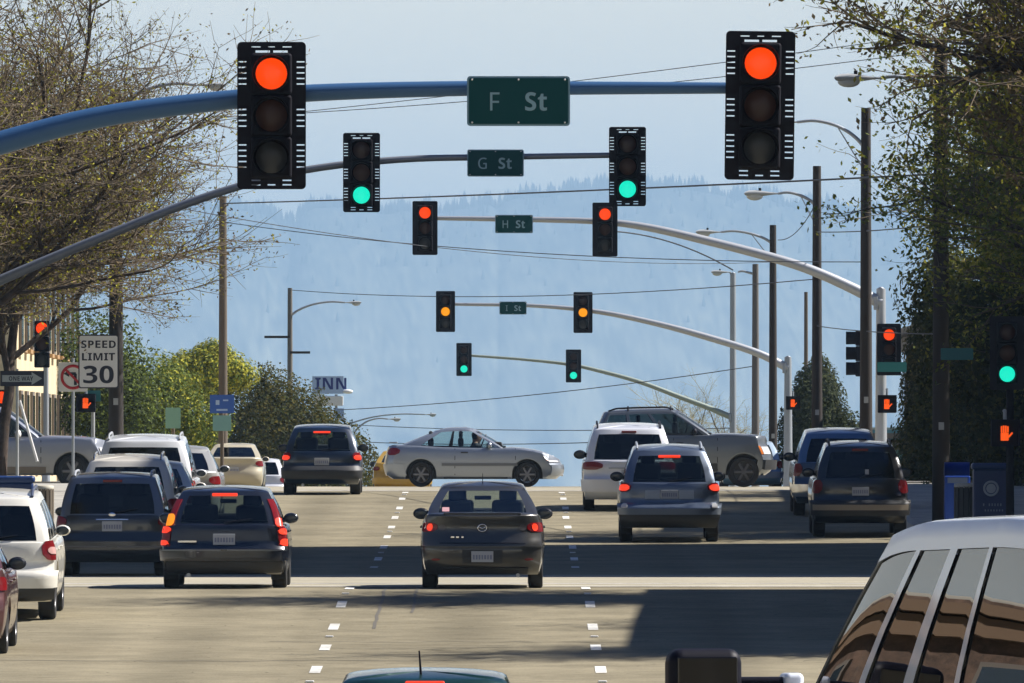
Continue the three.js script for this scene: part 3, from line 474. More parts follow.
function lampPole(name, label, px, d, top, r, m, lamp, opt = {}) {   // lamp: [arm joint py, lamp root px, lamp root py]
  const x = (px - VANISH_X) * d / FOCAL, y0 = groundY(d) + 0.1, g = thing(name, label, name === 'lamp_post' ? 'lamp post' : 'utility pole', [x, y0, -d]), h = (EYE_LINE - top) * d / FOCAL - y0;
  part('pole', new THREE.CylinderGeometry(r * 0.72, r, h, 12, 6).translate(0, h / 2, 0), m, g);
  if (lamp) {
    const a = V(0, (EYE_LINE - lamp[0]) * d / FOCAL - y0, 0), b = at(lamp[1], lamp[2], d).sub(g.position), mid = V(b.x * 0.42, lerp(a.y, b.y, 0.86), 0);
    part('lamp_arm', tube([a, V(b.x * 0.16, lerp(a.y, b.y, 0.45), 0), mid, V(b.x * 0.75, b.y + 0.03, 0), b], 0.045, 0.032, 8, 20), M.galvanised, g);
    if (!opt.noHead) lampHead(g, b, V(-Math.sign(b.x), 0, 0), opt.size ?? 1);
    if (!opt.noBrace) part('brace', rod(a.clone().add(V(0, -0.55, 0)), mid, 0.014), M.galvanised, g);
  }
  if (opt.arms) for (const [ay, len] of opt.arms) { const yy = (EYE_LINE - ay) * d / FOCAL - y0; part('crossarm', box(Math.abs(len), 0.09, 0.1, len / 2, yy, 0.14), M.wood, g); }
  if (name === 'utility_pole') { const n = opt.tags ?? 1; for (let k = 0; k < n; k++) part('pole_tag', box(0.1, 0.14, 0.01, 0, 1.9 + k * 0.3, r * 0.98), M.lampGrey, g); }
  return g;
}
lampPole('utility_pole', 'thick dark utility pole in front of the right trees, its lamp above', 941, 226, 38, 0.17, M.wood, [95, 880, 78], { size: 1.0 });
lampPole('utility_pole', 'tall dark wooden pole beside the right red signal', 866, 274, 108, 0.15, M.wood, [149, 797, 122], { size: 0.95 });
lampPole('utility_pole', 'dark wooden pole above the right evergreen, lamp over the mast arm', 817, 319, 166, 0.15, M.wood, [207, 778, 193.5], { size: 1.05 });
lampPole('utility_pole', 'wooden pole with lamp, between the evergreen and the thinner poles', 773, 374, 225, 0.14, M.wood, [244, 721, 232], { size: 0.92 });
lampPole('utility_pole', 'slimmer brown wooden pole beside the grey lamp post', 755.5, 402, 264, 0.14, mat([0.13, 0.12, 0.11], 0.9), [275, 738, 272], { noHead: true, noBrace: true });
lampPole('utility_pole', 'pale wooden pole rising behind the right evergreen', 806, 440, 292, 0.09, M.woodPale, null);
lampPole('utility_pole', 'thick dark pole on the left with the speed limit sign', 116, 254, 92, 0.165, M.wood, [110, 196, 85], { size: 0.72 });
lampPole('utility_pole', 'brown wooden pole above the yellow-green tree', 223, 348, 196, 0.14, M.woodPale, null, { arms: [] });
lampPole('lamp_post', 'wooden lamp post behind the cone-shaped evergreen', 290, 452, 288, 0.12, mat([0.15, 0.14, 0.12], 0.9), [316, 345, 302.5], { size: 0.72, noBrace: true, arms: [[337, -0.95], [352.5, 0.75]] });
lampPole('lamp_post', 'far lamp post with long arm over the silver hatchback', 352, 560, 432, 0.09, M.galvanised, [436, 388, 419], { size: 0.7, noBrace: true });
lampPole('lamp_post', 'farthest lamp post, arm pointing right above the crest', 338, 640, 428, 0.09, M.galvanised, [430, 425, 414.5], { size: 0.7, noBrace: true });
{ const g = thing('lamp_fixture', 'grey lamp on the farthest mast pole on the right', 'street lamp', at(733, 285, 490)); const a = V(0, 0, 0), b = at(730, 272, 490).sub(g.position); part('bracket', tube([a, V(-0.03, 0.3, 0), b], 0.04, 0.035, 8, 10), M.galvanised, g); lampHead(g, b, V(1, 0, 0), 0.9); }
// ---------------------------------------------------------------- overhead wires
function wire(label, a, b, sag, r = 0.016) { const p = at(...a), q = at(...b), pts = []; for (let k = 0; k <= 10; k++) { const t = k / 10; pts.push(p.clone().lerp(q, t).add(V(0, -4 * sag * t * (1 - t), 0))); } const m = part(numbered('overhead_wire'), tube(pts, r, r, 5, 24), M.wire, scene); m.userData = { label, category: 'wire', group: 'overhead wires crossing the street' }; }
wire('dark cable crossing just below the green traffic lights', [223, 203.5, 348], [940, 174, 226], 0.05, 0.02);
wire('thin wire dipping from the left pole behind the H sign', [223, 222, 348], [866, 262, 274], 0.3, 0.012);
wire('faint wire rising right above the F sign, upper of two', [116, 130, 254], [941, 33, 226], 0.1, 0.008);
wire('faint wire rising right above the F sign, lower of two', [116, 122, 254], [941, 50, 226], 0.2, 0.008);
wire('thin wire above the amber traffic lights', [290, 290, 452], [817, 279, 319], 0.35, 0.014);
wire('wire below the smallest traffic lights, rising right', [290, 412, 470], [755, 366, 402], 0.25, 0.016);
wire('low wire just above the silver hatchback roof', [338, 424, 640], [733, 428, 490], 0.2, 0.02);
wire('low wire passing over the silver hatchback hood', [338, 441, 640], [733, 436, 490], 0.25, 0.022);
wire('wire between the G sign and the amber lights', [116, 196, 254], [773, 262, 374], 0.5, 0.01);
wire('wire running right from the wooden pole above the evergreen', [817, 232, 319], [941, 224, 226], 0.05, 0.014);
wire('thin pale mast arm arching right under the H sign mast', [606, 231, 480], [733, 270, 489.5], -0.35, 0.03);  // a long thin mast arm, built like the wires
wire('low wire right of the evergreen pole', [817, 326, 319], [941, 334, 226], 0.05, 0.012);
wire('looping service wire below the evergreen pole lamp', [778, 240, 330], [815, 205, 319], 0.25, 0.012);
// ---------------------------------------------------------------- signs on the left
{
  const g = thing('speed_limit_sign', 'white speed limit 30 sign on the left pole', 'road sign', at(98.5, 361.5, 253.6)), w = 0.84, h = 1.12;
  part('rim', plate(w, h, 0.05, 0.016)(), M.ink, g); const p = part('panel', plate(w - 0.05, h - 0.05, 0.04, 0.012)(), M.white, g); p.position.z = 0.008;
  part('lettering', [lettering('SPEED', 0.155, 0, 0.36, 0.014, font, 1.18), lettering('LIMIT', 0.155, 0, 0.1, 0.014, font, 1.2), lettering('30', 0.36, 0, -0.27, 0.014, font, 1.22)], M.ink, g);
  part('bracket', [box(0.06, 0.1, 0.28, 0.28, 0.3, -0.15), box(0.06, 0.1, 0.28, 0.28, -0.3, -0.15)], M.galvanised, g);
}
{
  const d = 257, g = thing('no_turn_sign', 'white no turn sign with red ring half behind the speed limit sign', 'road sign', [at(73, 377, d).x, groundY(d) + 0.12, -d]), y = at(73, 377, d).y - g.position.y;
  part('post', new THREE.CylinderGeometry(0.03, 0.03, y + 0.4, 8).translate(0, (y + 0.4) / 2, -0.03), M.galvanised, g);
  part('panel', plate(0.62, 0.62, 0.05, 0.01)().translate(0, y, 0), M.white, g);
  part('ring', [new THREE.TorusGeometry(0.235, 0.03, 6, 32).scale(1, 1, 0.3).translate(0, y, 0.01), box(0.05, 0.44, 0.008, 0, 0, 0).rotateZ(0.785).translate(0, y, 0.012)], M.red, g);
  part('arrow', [box(0.06, 0.24, 0.006, 0.05, y - 0.05, 0.008), box(0.16, 0.06, 0.006, -0.02, y + 0.07, 0.008), new THREE.ConeGeometry(0.08, 0.12, 3).scale(1, 1, 0.05).rotateZ(Math.PI / 2).translate(-0.14, y + 0.07, 0.008)], M.ink, g);
}
{
  const d = 252, c = at(22, 378.5, d), g = thing('one_way_sign', 'black one way arrow sign on a pale post at the left edge', 'road sign', [c.x - 0.1, groundY(d) + 0.12, -d]), y = c.y - g.position.y;
  part('post', new THREE.CylinderGeometry(0.03, 0.035, y + 0.2, 10).translate(0, (y + 0.2) / 2, -0.04), M.lampGrey, g);
  part('panel', plate(0.91, 0.32, 0.02, 0.012)().translate(0.1, y, 0), M.ink, g);
  const s = new THREE.Shape([[-0.41, -0.07], [0.2, -0.07], [0.2, -0.13], [0.42, 0], [0.2, 0.13], [0.2, 0.07], [-0.41, 0.07]].map(a => new THREE.Vector2(...a)));
  part('arrow', new THREE.ExtrudeGeometry(s, { depth: 0.003, bevelEnabled: false }).translate(0.1, y, 0.007), mat([0.33, 0.37, 0.37], 0.6), g);
  part('lettering', lettering('ONE WAY', 0.09, -0.02 + 0.1, y, 0.009, font, 0.9), M.ink, g);
  part('brace', rod(V(0.05, y - 0.45, 0.05), V(0.42, y - 1.72, 0.1), 0.03), M.white, g);
}
function panelSign(name, label, cat, px, py, d, w, h, m, extra) { const c = at(px, py, d), g = thing(name, label, cat, [c.x, groundY(d) + 0.1, -d]), y = c.y - g.position.y; part('post', new THREE.CylinderGeometry(0.05, 0.055, y, 10).translate(0, y / 2, -0.07), M.woodPale, g); part('panel', plate(w, h, 0.03, 0.015)().translate(0, y, 0), m, g); extra?.(g, y); return g; }
panelSign('route_sign', 'blue route sign with white marks below the yellow-green tree', 'road sign', 222, 404, 330, 0.66, 0.5, M.signBlue, (g, y) => { part('mark', [box(0.3, 0.05, 0.006, 0, y - 0.16, 0.01), box(0.1, 0.13, 0.006, -0.12, y + 0.04, 0.01), box(0.14, 0.04, 0.006, 0.1, y + 0.1, 0.01)], mat([0.35, 0.5, 0.75], 0.5), g); part('plaque', plate(0.5, 0.42, 0.03, 0.012)().translate(0, y - 0.52, 0.0), mat([0.17, 0.36, 0.36], 0.6), g); });
panelSign('guide_sign', 'small pale green sign in front of the dark green trees', 'road sign', 173, 418, 322, 0.4, 0.55, mat([0.16, 0.33, 0.26], 0.5));
{
  const d = 520, c = at(328, 385, d), g = thing('inn_sign', 'blue lettered INN sign behind the cone-shaped evergreen', 'shop sign', [c.x, groundY(d), -d]), y = c.y - g.position.y;
  part('post', [box(0.12, y - 0.4, 0.12, -0.35, (y - 0.4) / 2, -0.1), box(0.12, y - 0.4, 0.12, 0.35, (y - 0.4) / 2, -0.1)], M.lampGrey, g);
  part('panel', plate(1.35, 0.75, 0.03, 0.12)().translate(0, y, 0), mat([0.42, 0.56, 0.8], 0.5), g);
  part('lettering', lettering('INN', 0.5, 0.12, y + 0.06, 0.064, font, 1.05), mat([0.012, 0.03, 0.22], 0.5), g);
  part('lower_panel', rbox(1.2, 0.42, 0.14, 0.03, 0.05, y - 0.68, 0), M.white, g);
  part('pennant', [box(0.36, 0.5, 0.1, 0.5, y - 1.25, 0)], mat([0.3, 0.44, 0.72], 0.5), g); part('lamp', ball(0.14, 1.6, 0.7, 1, 0.85, y - 0.28, 0.15), M.white, g);
}
// ---------------------------------------------------------------- bins, bollards, boxes on the sidewalks
function emblemBox(label, x, d, w, h, turn = 0) {
  const g = thing('blue_bin', label, 'bin', [x, groundY(d) + 0.135, -d], turn);
  part('body', rbox(w, h, 0.5, 0.04, 0, h / 2, 0), mat([0.008, 0.03, 0.12], 0.45), g); part('lid', rbox(w + 0.06, 0.12, 0.56, 0.05, 0, h + 0.05, 0), mat([0.01, 0.04, 0.15], 0.45), g);
  part('emblem', [new THREE.TorusGeometry(0.12, 0.02, 6, 24).scale(1, 1, 0.3).translate(0, h * 0.74, 0.252), new THREE.CircleGeometry(0.085, 16).translate(0, h * 0.74, 0.254)], mat([0.4, 0.43, 0.45], 0.6), g);
  const r = rng(9), bars = []; for (let line = 0; line < 2; line++) for (let k = 0; k < 8; k++) if (r() > 0.2) bars.push(box(0.022, line ? 0.035 : 0.045, 0.004, -0.18 + k * 0.05 + (line ? 0.03 : 0), h * 0.52 - line * 0.1, 0.253)); part('print', bars, mat([0.22, 0.27, 0.36], 0.6), g); return g;
}
emblemBox('dark blue bin with round emblem at the left edge above the white SUV', -8.45, 205, 0.62, 1.25);
emblemBox('dark blue bin with round emblem under the right hand signal', 8.35, 214, 0.62, 1.3);
{ const d = 222, g = thing('mail_box', 'bright blue round-topped mailbox by the thick right pole', 'mailbox', [at(957, 470, d).x, groundY(d) + 0.135, -d]); const b = mat([0.01, 0.06, 0.35], 0.4); part('body', rbox(0.46, 0.8, 0.5, 0.02, 0, 0.62, 0), b, g); part('hood', new THREE.CylinderGeometry(0.25, 0.25, 0.46, 18, 1, false, 0, Math.PI).rotateZ(Math.PI / 2).rotateX(-Math.PI / 2).translate(0, 1.02, 0), b, g); for (const sx of [-1, 1]) for (const sz of [-1, 1]) part('leg', box(0.05, 0.24, 0.05, sx * 0.19, 0.12, sz * 0.2), b, g); part('chute', box(0.36, 0.1, 0.04, 0, 0.94, 0.26), mat([0.15, 0.2, 0.3], 0.5), g); }
function bollard(label, px, d, h, r, m) { const g = thing('litter_bin', label, 'bin', [(px - VANISH_X) * d / FOCAL, groundY(d) + 0.135, -d]); const slat = []; for (let k = 0; k < 14; k++) { const a = k / 14 * Math.PI * 2; part('slat', new THREE.BoxGeometry(r * 0.36, h * 0.86, 0.03).translate(0, h * 0.48, r).rotateY(a), m, g); } part('liner', new THREE.CylinderGeometry(r * 0.9, r * 0.9, h * 0.88, 16).translate(0, h * 0.46, 0), M.plastic, g); part('top', new THREE.LatheGeometry([[r * 0.55, h * 0.93], [r * 0.7, h * 0.97], [r * 1.08, h * 0.96], [r * 1.1, h * 0.9], [r, h * 0.88]].map(a => new THREE.Vector2(...a)), 18), mat([0.5, 0.47, 0.38], 0.7), g); return g; }
bollard('tan slatted litter bin beside the blue bin on the left', 44, 214, 1.05, 0.16, mat([0.16, 0.13, 0.09], 0.8));
bollard('grey slatted litter bin beside the blue bin on the right', 966, 218, 1.0, 0.2, mat([0.06, 0.06, 0.055], 0.8));
// ---------------------------------------------------------------- vehicles: one builder, shaped by side profile, end profiles and glasshouse
const wheelCache = {};
function wheelGeo(r, w) {
  const k = r + '_' + w; if (wheelCache[k]) return wheelCache[k];
  const v = a => new THREE.Vector2(...a), ri = r * 0.66;
  const tyre = new THREE.LatheGeometry([[ri, -w * 0.42], [r * 0.9, -w * 0.5], [r * 0.98, -w * 0.44], [r, -w * 0.3], [r, w * 0.3], [r * 0.98, w * 0.44], [r * 0.9, w * 0.5], [ri, w * 0.42]].map(v), 28).rotateZ(Math.PI / 2);
  const rim = [new THREE.LatheGeometry([[ri, -w * 0.4], [ri * 0.96, w * 0.1], [ri * 0.96, w * 0.36], [ri * 1.02, w * 0.44]].map(v), 24), new THREE.CylinderGeometry(r * 0.14, r * 0.16, 0.05, 12).translate(0, w * 0.3, 0)];
  for (let i = 0; i < 6; i++) rim.push(rbox(r * 0.17, 0.035, ri * 0.9, 0.012, 0, w * 0.27, ri * 0.5, 1).rotateY(i * Math.PI / 3));
  const back = new THREE.CylinderGeometry(ri * 0.93, ri * 0.93, 0.02, 20).translate(0, w * 0.05, 0).rotateZ(-Math.PI / 2);
  return wheelCache[k] = { tyre, rim: merge(rim).rotateZ(-Math.PI / 2), back };
}
function gridGeo(rows, wrap = false, keep = null) {     // rows of equal-length Vector3 lists
  const o = { p: [], i: [], u: [] }, n = rows[0].length, idx = new Map(), flat = rows.flat();
  const id = k => { let v = idx.get(k); if (v === undefined) { v = o.p.length / 3; idx.set(k, v); const q = flat[k]; o.p.push(q.x, q.y, q.z); o.u.push(q.z * 0.5, q.y * 0.5 + q.x * 0.5); } return v; };
  for (let j = 0; j < rows.length - 1; j++) for (let i = 0; i < (wrap ? n : n - 1); i++) { if (keep && !keep(j, i)) continue; const a = j * n + i, b = j * n + (i + 1) % n; o.i.push(id(a), id(b), id(a + n), id(b), id(b + n), id(a + n)); }
  return soup(o);
}
const STYLES = {
  sedan: { H: 1.46, L: 4.5, W: 1.755, yb: 0.2, rc: 0.22, fc: 0.3, rear: [[0.2, 0.16], [0.3, 0.05], [0.45, 0.0], [0.6, 0.0], [0.72, 0.06], [0.86, 0.1], [1.04, 0.06]], front: [[0.2, 0.16], [0.35, 0.02], [0.5, 0], [0.62, 0.06], [0.8, 0.2]],
    side: [[0.2, 0.93], [0.42, 0.985], [0.62, 1], [0.85, 0.985], [1.05, 0.93]], top: [[0, 1.02], [0.3, 1.04], [0.6, 1.03], [1.2, 0.99], [3.1, 0.94], [3.5, 0.96], [4.1, 0.84], [4.4, 0.7], [4.5, 0.66]], taper: [0.06, 1.2, 0.09, 1.2],
    gh: { srb: 0.68, srr: 1.5, sfr: 2.55, sfb: 3.45, wt: 0.58, roof: [[1.3, 1.4], [1.9, 1.45], [2.2, 1.46], [2.8, 1.4]], rearWin: [0.8, 0.08, 0.9], front: [0.86, 0.06, 0.94], side: [[0.2, 0.48], [0.53, 0.93]], sideT: [0.1, 0.88] }, wheels: { r: 0.315, w: 0.205, s: [0.95, 3.59] } },
  wagon: { H: 1.47, L: 4.7, W: 1.8, yb: 0.21, rc: 0.16, fc: 0.3, rear: [[0.2, 0.16], [0.3, 0.04], [0.45, 0.0], [0.58, 0.0], [0.62, 0.1], [0.8, 0.12], [1.0, 0.14]], front: [[0.2, 0.16], [0.35, 0.02], [0.5, 0], [0.62, 0.06], [0.8, 0.2]],
    side: [[0.2, 0.93], [0.42, 0.985], [0.62, 1], [0.8, 0.985], [1.0, 0.93]], top: [[0, 0.93], [1.2, 0.93], [3.1, 0.92], [3.55, 0.93], [4.2, 0.82], [4.6, 0.7], [4.7, 0.66]], taper: [0.05, 1.2, 0.09, 1.2],
    gh: { srb: 0.16, srr: 0.62, sfr: 2.7, sfb: 3.55, wt: 0.6, roof: [[0.5, 1.42], [1.4, 1.46], [2.2, 1.47], [2.9, 1.4]], rearWin: [0.78, 0.1, 0.9], front: [0.86, 0.06, 0.94], side: [[0.08, 0.3], [0.34, 0.6], [0.64, 0.95]], sideT: [0.1, 0.88] }, wheels: { r: 0.315, w: 0.21, s: [0.98, 3.72] } },
  suv: { H: 1.68, L: 4.4, W: 1.82, yb: 0.26, rc: 0.15, fc: 0.26, rear: [[0.26, 0.2], [0.36, 0.05], [0.48, 0.0], [0.64, 0.0], [0.68, 0.1], [0.85, 0.1], [1.06, 0.13]], front: [[0.26, 0.2], [0.4, 0.02], [0.6, 0], [0.75, 0.05], [0.95, 0.15]],
    side: [[0.26, 0.94], [0.45, 0.985], [0.7, 1], [0.9, 0.985], [1.1, 0.94]], top: [[0, 1.05], [1.2, 1.04], [2.9, 1.03], [3.2, 1.04], [3.8, 0.95], [4.25, 0.84], [4.4, 0.78]], taper: [0.04, 1.0, 0.07, 1.0],
    gh: { srb: 0.14, srr: 0.48, sfr: 2.45, sfb: 3.2, wt: 0.62, roof: [[0.35, 1.62], [1.2, 1.67], [2.0, 1.68], [2.7, 1.6]], rearWin: [0.8, 0.08, 0.86], front: [0.86, 0.06, 0.94], side: [[0.07, 0.28], [0.33, 0.6], [0.64, 0.95]], sideT: [0.08, 0.86] }, wheels: { r: 0.35, w: 0.225, s: [0.88, 3.5] } },
  van: { H: 1.74, L: 5.0, W: 1.9, yb: 0.24, rc: 0.16, fc: 0.34, rear: [[0.24, 0.18], [0.34, 0.04], [0.48, 0.0], [0.66, 0.0], [0.7, 0.08], [0.9, 0.08], [1.05, 0.1]], front: [[0.24, 0.2], [0.4, 0.02], [0.6, 0], [0.75, 0.1], [0.95, 0.3]],
    side: [[0.24, 0.95], [0.45, 0.985], [0.7, 1], [0.9, 0.99], [1.1, 0.95]], top: [[0, 1.04], [1.2, 1.02], [3.4, 0.99], [3.9, 1.0], [4.5, 0.86], [4.9, 0.72], [5, 0.68]], taper: [0.03, 0.9, 0.09, 1.2],
    gh: { srb: 0.12, srr: 0.4, sfr: 2.9, sfb: 4.1, wt: 0.66, roof: [[0.3, 1.68], [1.2, 1.73], [2.2, 1.74], [3.2, 1.64]], rearWin: [0.82, 0.08, 0.86], front: [0.86, 0.06, 0.94], side: [[0.07, 0.33], [0.36, 0.63], [0.66, 0.96]], sideT: [0.08, 0.88] }, wheels: { r: 0.335, w: 0.215, s: [1.0, 4.0] } },
};
function scaleTab(tab, a, b) { return tab.map(([x, y]) => [x * a, y * b]); }
function buildCar(spec) {
  const S = STYLES[spec.style], L = spec.L ?? S.L, W = spec.W ?? S.W, H = spec.H ?? S.H, kl = L / S.L, kh = H / S.H, hw = W / 2;
  const rearF = curve(scaleTab(spec.rear ?? S.rear, kh, 1)), frontF = curve(scaleTab(S.front, kh, 1)), sideF = curve(scaleTab(S.side, kh, 1)), topF = curve(scaleTab(spec.top ?? S.top, kl, kh)), G = { ...S.gh, ...(spec.gh ?? {}) };
  const rc = S.rc, fc = S.fc, yb = S.yb * kh, wr = spec.wheelR ?? S.wheels.r, ws = (spec.axles ?? S.wheels.s).map(s => s * kl), R = wr + 0.06, [t0, t1, t2, t3] = S.taper;
  const g = thing(spec.name, spec.label, spec.category ?? 'car', [spec.x, spec.y ?? groundY(spec.d), -spec.d], spec.turn ?? 0, spec.group);
  if (!spec.flat) { g.rotation.order = 'YXZ'; g.rotation.x = Math.atan((groundY(spec.d + L * 0.8) - groundY(spec.d + L * 0.2)) / (L * 0.6)); }
  const plan = s => 1 - t0 * Math.max(0, 1 - s / t1) ** 2 - t2 * Math.max(0, 1 - (L - s) / t3) ** 2, wy = y => hw * sideF(y);
  const bottom = s => { let y = yb; for (const c of ws) { const q = R * R - (s - c) ** 2; if (q > 0) y = Math.max(y, wr + Math.sqrt(q)); } return y; };
  const cols = [];       // perimeter: rear left to right, right side forward, front right to left, left side back
  const us = []; for (let i = -9; i <= 9; i++) us.push(Math.sin(i / 9 * Math.PI / 2));
  let ss = []; for (let i = 1; i < 26; i++) ss.push(rc + 0.12 + (L - rc - fc - 0.24) * i / 26); for (const c of ws) for (let i = -7; i <= 7; i++) ss.push(c + R * 0.9995 * Math.sin(i / 7 * Math.PI / 2)); for (const c of ws) { ss.push(c - R - 0.005, c + R + 0.005); }
  ss = ss.filter(s => s > rc + 0.1 && s < L - fc - 0.1).sort((a, b) => a - b).filter((s, i, a) => !i || s - a[i - 1] > 0.004);
  us.forEach(u => cols.push(['r', u])); ss.forEach(s => cols.push(['s', s, 1])); [...us].reverse().forEach(u => cols.push(['f', u])); [...ss].reverse().forEach(s => cols.push(['s', s, -1]));
  const pt = (c, v) => {
    if (c[0] === 'r') { const y = lerp(yb, topF(0), v), s = rearF(y) + rc * Math.abs(c[1]) ** 5; return V(c[1] * wy(y) * plan(rc), y, -s); }
    if (c[0] === 'f') { const y = lerp(yb, topF(L), v), s = L - frontF(y) - fc * Math.abs(c[1]) ** 3; return V(c[1] * wy(y) * plan(L - fc), y, -s); }
    const y = lerp(bottom(c[1]), topF(c[1]), v); return V(c[2] * wy(y) * plan(c[1]), y, -c[1]);
  };
  const rows = []; rows.push(cols.map(c => { const q = pt(c, 0); return V(q.x * 0.8, q.y, clamp(q.z, -(L - 0.25), -0.25)); }));
  for (let j = 0; j <= 10; j++) rows.push(cols.map(c => pt(c, j / 10)));
  for (const [k, dy] of [[0.96, 0.018], [0.85, 0.03], [0.6, 0.042], [0.3, 0.05], [0, 0.052]]) rows.push(cols.map(c => { const q = pt(c, 1), s = clamp(-q.z, rearF(topF(0)) + (1 - k) * hw * 0.8, L - frontF(topF(L)) - (1 - k) * hw * 0.8); return V(q.x * k, topF(s) + dy * kh, -s); }));
  const bodyMat = spec.paint; part('body', gridGeo(rows, true), bodyMat, g);
  // ---- glasshouse
  const srb = G.srb * kl, srr = G.srr * kl, sfr = G.sfr * kl, sfb = G.sfb * kl, roofF = curve(scaleTab(G.roof, kl, kh)), wt = G.wt * W / 1.755 * 1.0, grc = G.rc ?? 0.1, gfc = G.fc ?? 0.16;
  const bulge = t => Math.sin(t * Math.PI) * 0.03, ghw = t => lerp(hw * sideF(topF(srb)) * 0.965 * plan(srb + 0.2), wt, Math.pow(Math.max(0, t), 1.15)) + bulge(t) * 0.8;
  const gr = t => lerp(srb, srr, t) - bulge(t) * (srr - srb > 0.5 ? 0.5 : 1), gf = t => lerp(sfb, sfr, t) + bulge(t) * 0.6;
  const baseY = s => topF(s) + 0.0, at3 = (c, t) => {
    let s, x; const w = ghw(t);
    if (c[0] === 'r') { s = gr(t) + grc * Math.abs(c[1]) ** 4; x = c[1] * w; } else if (c[0] === 'f') { s = gf(t) - gfc * Math.abs(c[1]) ** 3; x = c[1] * w; } else { s = lerp(gr(t) + grc, gf(t) - gfc, c[1]); x = c[2] * w; }
    const sB = c[0] === 'r' ? srb : c[0] === 'f' ? sfb - 0.05 : lerp(srb + grc, sfb - gfc, c[1]), sT = c[0] === 'r' ? srr : c[0] === 'f' ? sfr : lerp(srr, sfr, c[1]);
    return V(x, lerp(baseY(sB) - 0.015, roofF(sT), t) - (c[0] !== 's' && t > 0 ? 0.03 * t * c[1] ** 4 * 0.6 : 0), -s);
  };
  const gcols = [], rw = G.rearWin, fw = G.front, gu = w => { const a = [-1, -(1 + w) / 2]; for (let i = 0; i <= 10; i++) a.push(lerp(-w, w, i / 10)); return [...a, (1 + w) / 2, 1]; };
  gu(rw[0]).forEach(u => gcols.push(['r', u]));
  let sa = [0.02]; G.side.forEach(([a, b]) => { for (let i = 0; i <= 6; i++) sa.push(lerp(a, b, i / 6)); }); sa.push(0.985);
  sa.forEach(a => gcols.push(['s', a, 1])); gu(fw[0]).reverse().forEach(u => gcols.push(['f', u])); [...sa].reverse().forEach(a => gcols.push(['s', a, -1]));
  let ts = [0, rw[1], rw[2], fw[1], fw[2], G.sideT[0], G.sideT[1], 0.3, 0.45, 0.6, 0.75, 1]; ts = [...new Set(ts.map(t => +t.toFixed(4)))].sort((a, b) => a - b);
  const isWin = (c, d, ta, tb) => {
    const inT = (r0, r1) => ta >= r0 - 1e-4 && tb <= r1 + 1e-4;
    if (c[0] === 'r' && d[0] === 'r') return Math.abs(c[1]) <= rw[0] + 1e-4 && Math.abs(d[1]) <= rw[0] + 1e-4 && inT(rw[1], rw[2]) ? 'rear' : null;
    if (c[0] === 'f' && d[0] === 'f') return Math.abs(c[1]) <= fw[0] + 1e-4 && Math.abs(d[1]) <= fw[0] + 1e-4 && inT(fw[1], fw[2]) ? 'front' : null;
    if (c[0] === 's' && d[0] === 's' && c[2] === d[2] && inT(...G.sideT)) { const a = Math.min(c[1], d[1]), b = Math.max(c[1], d[1]); const k = G.side.findIndex(([p, q]) => a >= p - 1e-4 && b <= q + 1e-4); return k >= 0 ? 's' + k + (c[2] > 0 ? 'r' : 'l') : null; }
    return null;
  };
  const grows = ts.map(t => gcols.map(c => at3(c, t))), N = gcols.length, winOf = (j, i) => j < ts.length - 1 ? isWin(gcols[i], gcols[(i + 1) % N], ts[j], ts[j + 1]) : null;
  const isPost = (j, i) => { const c = gcols[i], d = gcols[(i + 1) % N]; if (!(spec.darkPosts && c[0] === 's' && d[0] === 's' && c[2] === d[2] && j < ts.length - 1)) return false; const a = Math.min(c[1], d[1]), b = Math.max(c[1], d[1]); return a >= G.side[0][0] && b <= G.side[G.side.length - 1][1] && ts[j] >= G.sideT[0] - 1e-4 && ts[j + 1] <= G.sideT[1] + 1e-4; };
  const top = grows[grows.length - 1], shell = [...grows];
  for (const [k, dy] of [[0.95, 0.016], [0.85, 0.03], [0.6, 0.045], [0.3, 0.054], [0, 0.056]]) shell.push(top.map((q, i) => { const s = clamp(-q.z, gr(1) + (1 - k) * wt * 0.7, gf(1) - (1 - k) * wt * 0.7); return V(q.x * k, lerp(q.y, roofF(s), 1 - k) + dy * kh * (spec.crown ?? 1), -s); }));
  part('roof_and_pillars', gridGeo(shell, true, (j, i) => !winOf(j, i) && !isPost(j, i)), spec.roofPaint ?? bodyMat, g);
  if (spec.darkPosts) for (const sx of [-1, 1]) part('window_post', gridGeo(shell, true, (j, i) => isPost(j, i) && !winOf(j, i) && gcols[i][2] === sx), M.black, g);
  const inner = grows.map(row => row.map(q => V(q.x * 0.992, q.y - 0.002, lerp(q.z, -(srb + sfb) / 2, 0.006)))), glass = spec.glass ?? GLASS.tint;
  const names = new Set(); for (let j = 0; j < ts.length - 1; j++) for (let i = 0; i < N; i++) { const w = winOf(j, i); if (w) names.add(w); }
  for (const w of names) { const m = part(w === 'front' ? 'windshield' : w === 'rear' ? 'rear_window' : 'side_window', gridGeo(inner, true, (j, i) => winOf(j, i) === w), w === 'rear' ? spec.rearGlass ?? glass : w === 'front' ? spec.frontGlass ?? GLASS.clear : glass, g); }
  // ---- cabin
  const floorY = topF(lerp(srb, sfb, 0.5)) + 0.062 * kh, cab = part('parcel_shelf', box(ghw(0) * 1.82, 0.02, (sfb - srb) * 0.9, 0, floorY, -(srb + sfb) / 2), M.cabin, g);
  const seats = spec.seats ?? [0.36, 0.66];
  seats.forEach((f, row) => { const s = lerp(srb, sfb, f), hs = Math.min(0.62, (H - floorY)) * 0.55; for (const sx of row === seats.length - 1 ? [-1, 1] : [-1, 1]) { const q = part('seat', rbox(0.46, hs, 0.13, 0.06, sx * W * 0.205, floorY + hs * 0.42, -s), M.seat, g); part('headrest', rbox(0.25, 0.17, 0.09, 0.04, sx * W * 0.205, floorY + hs + 0.05, -s), M.seat, q); } });
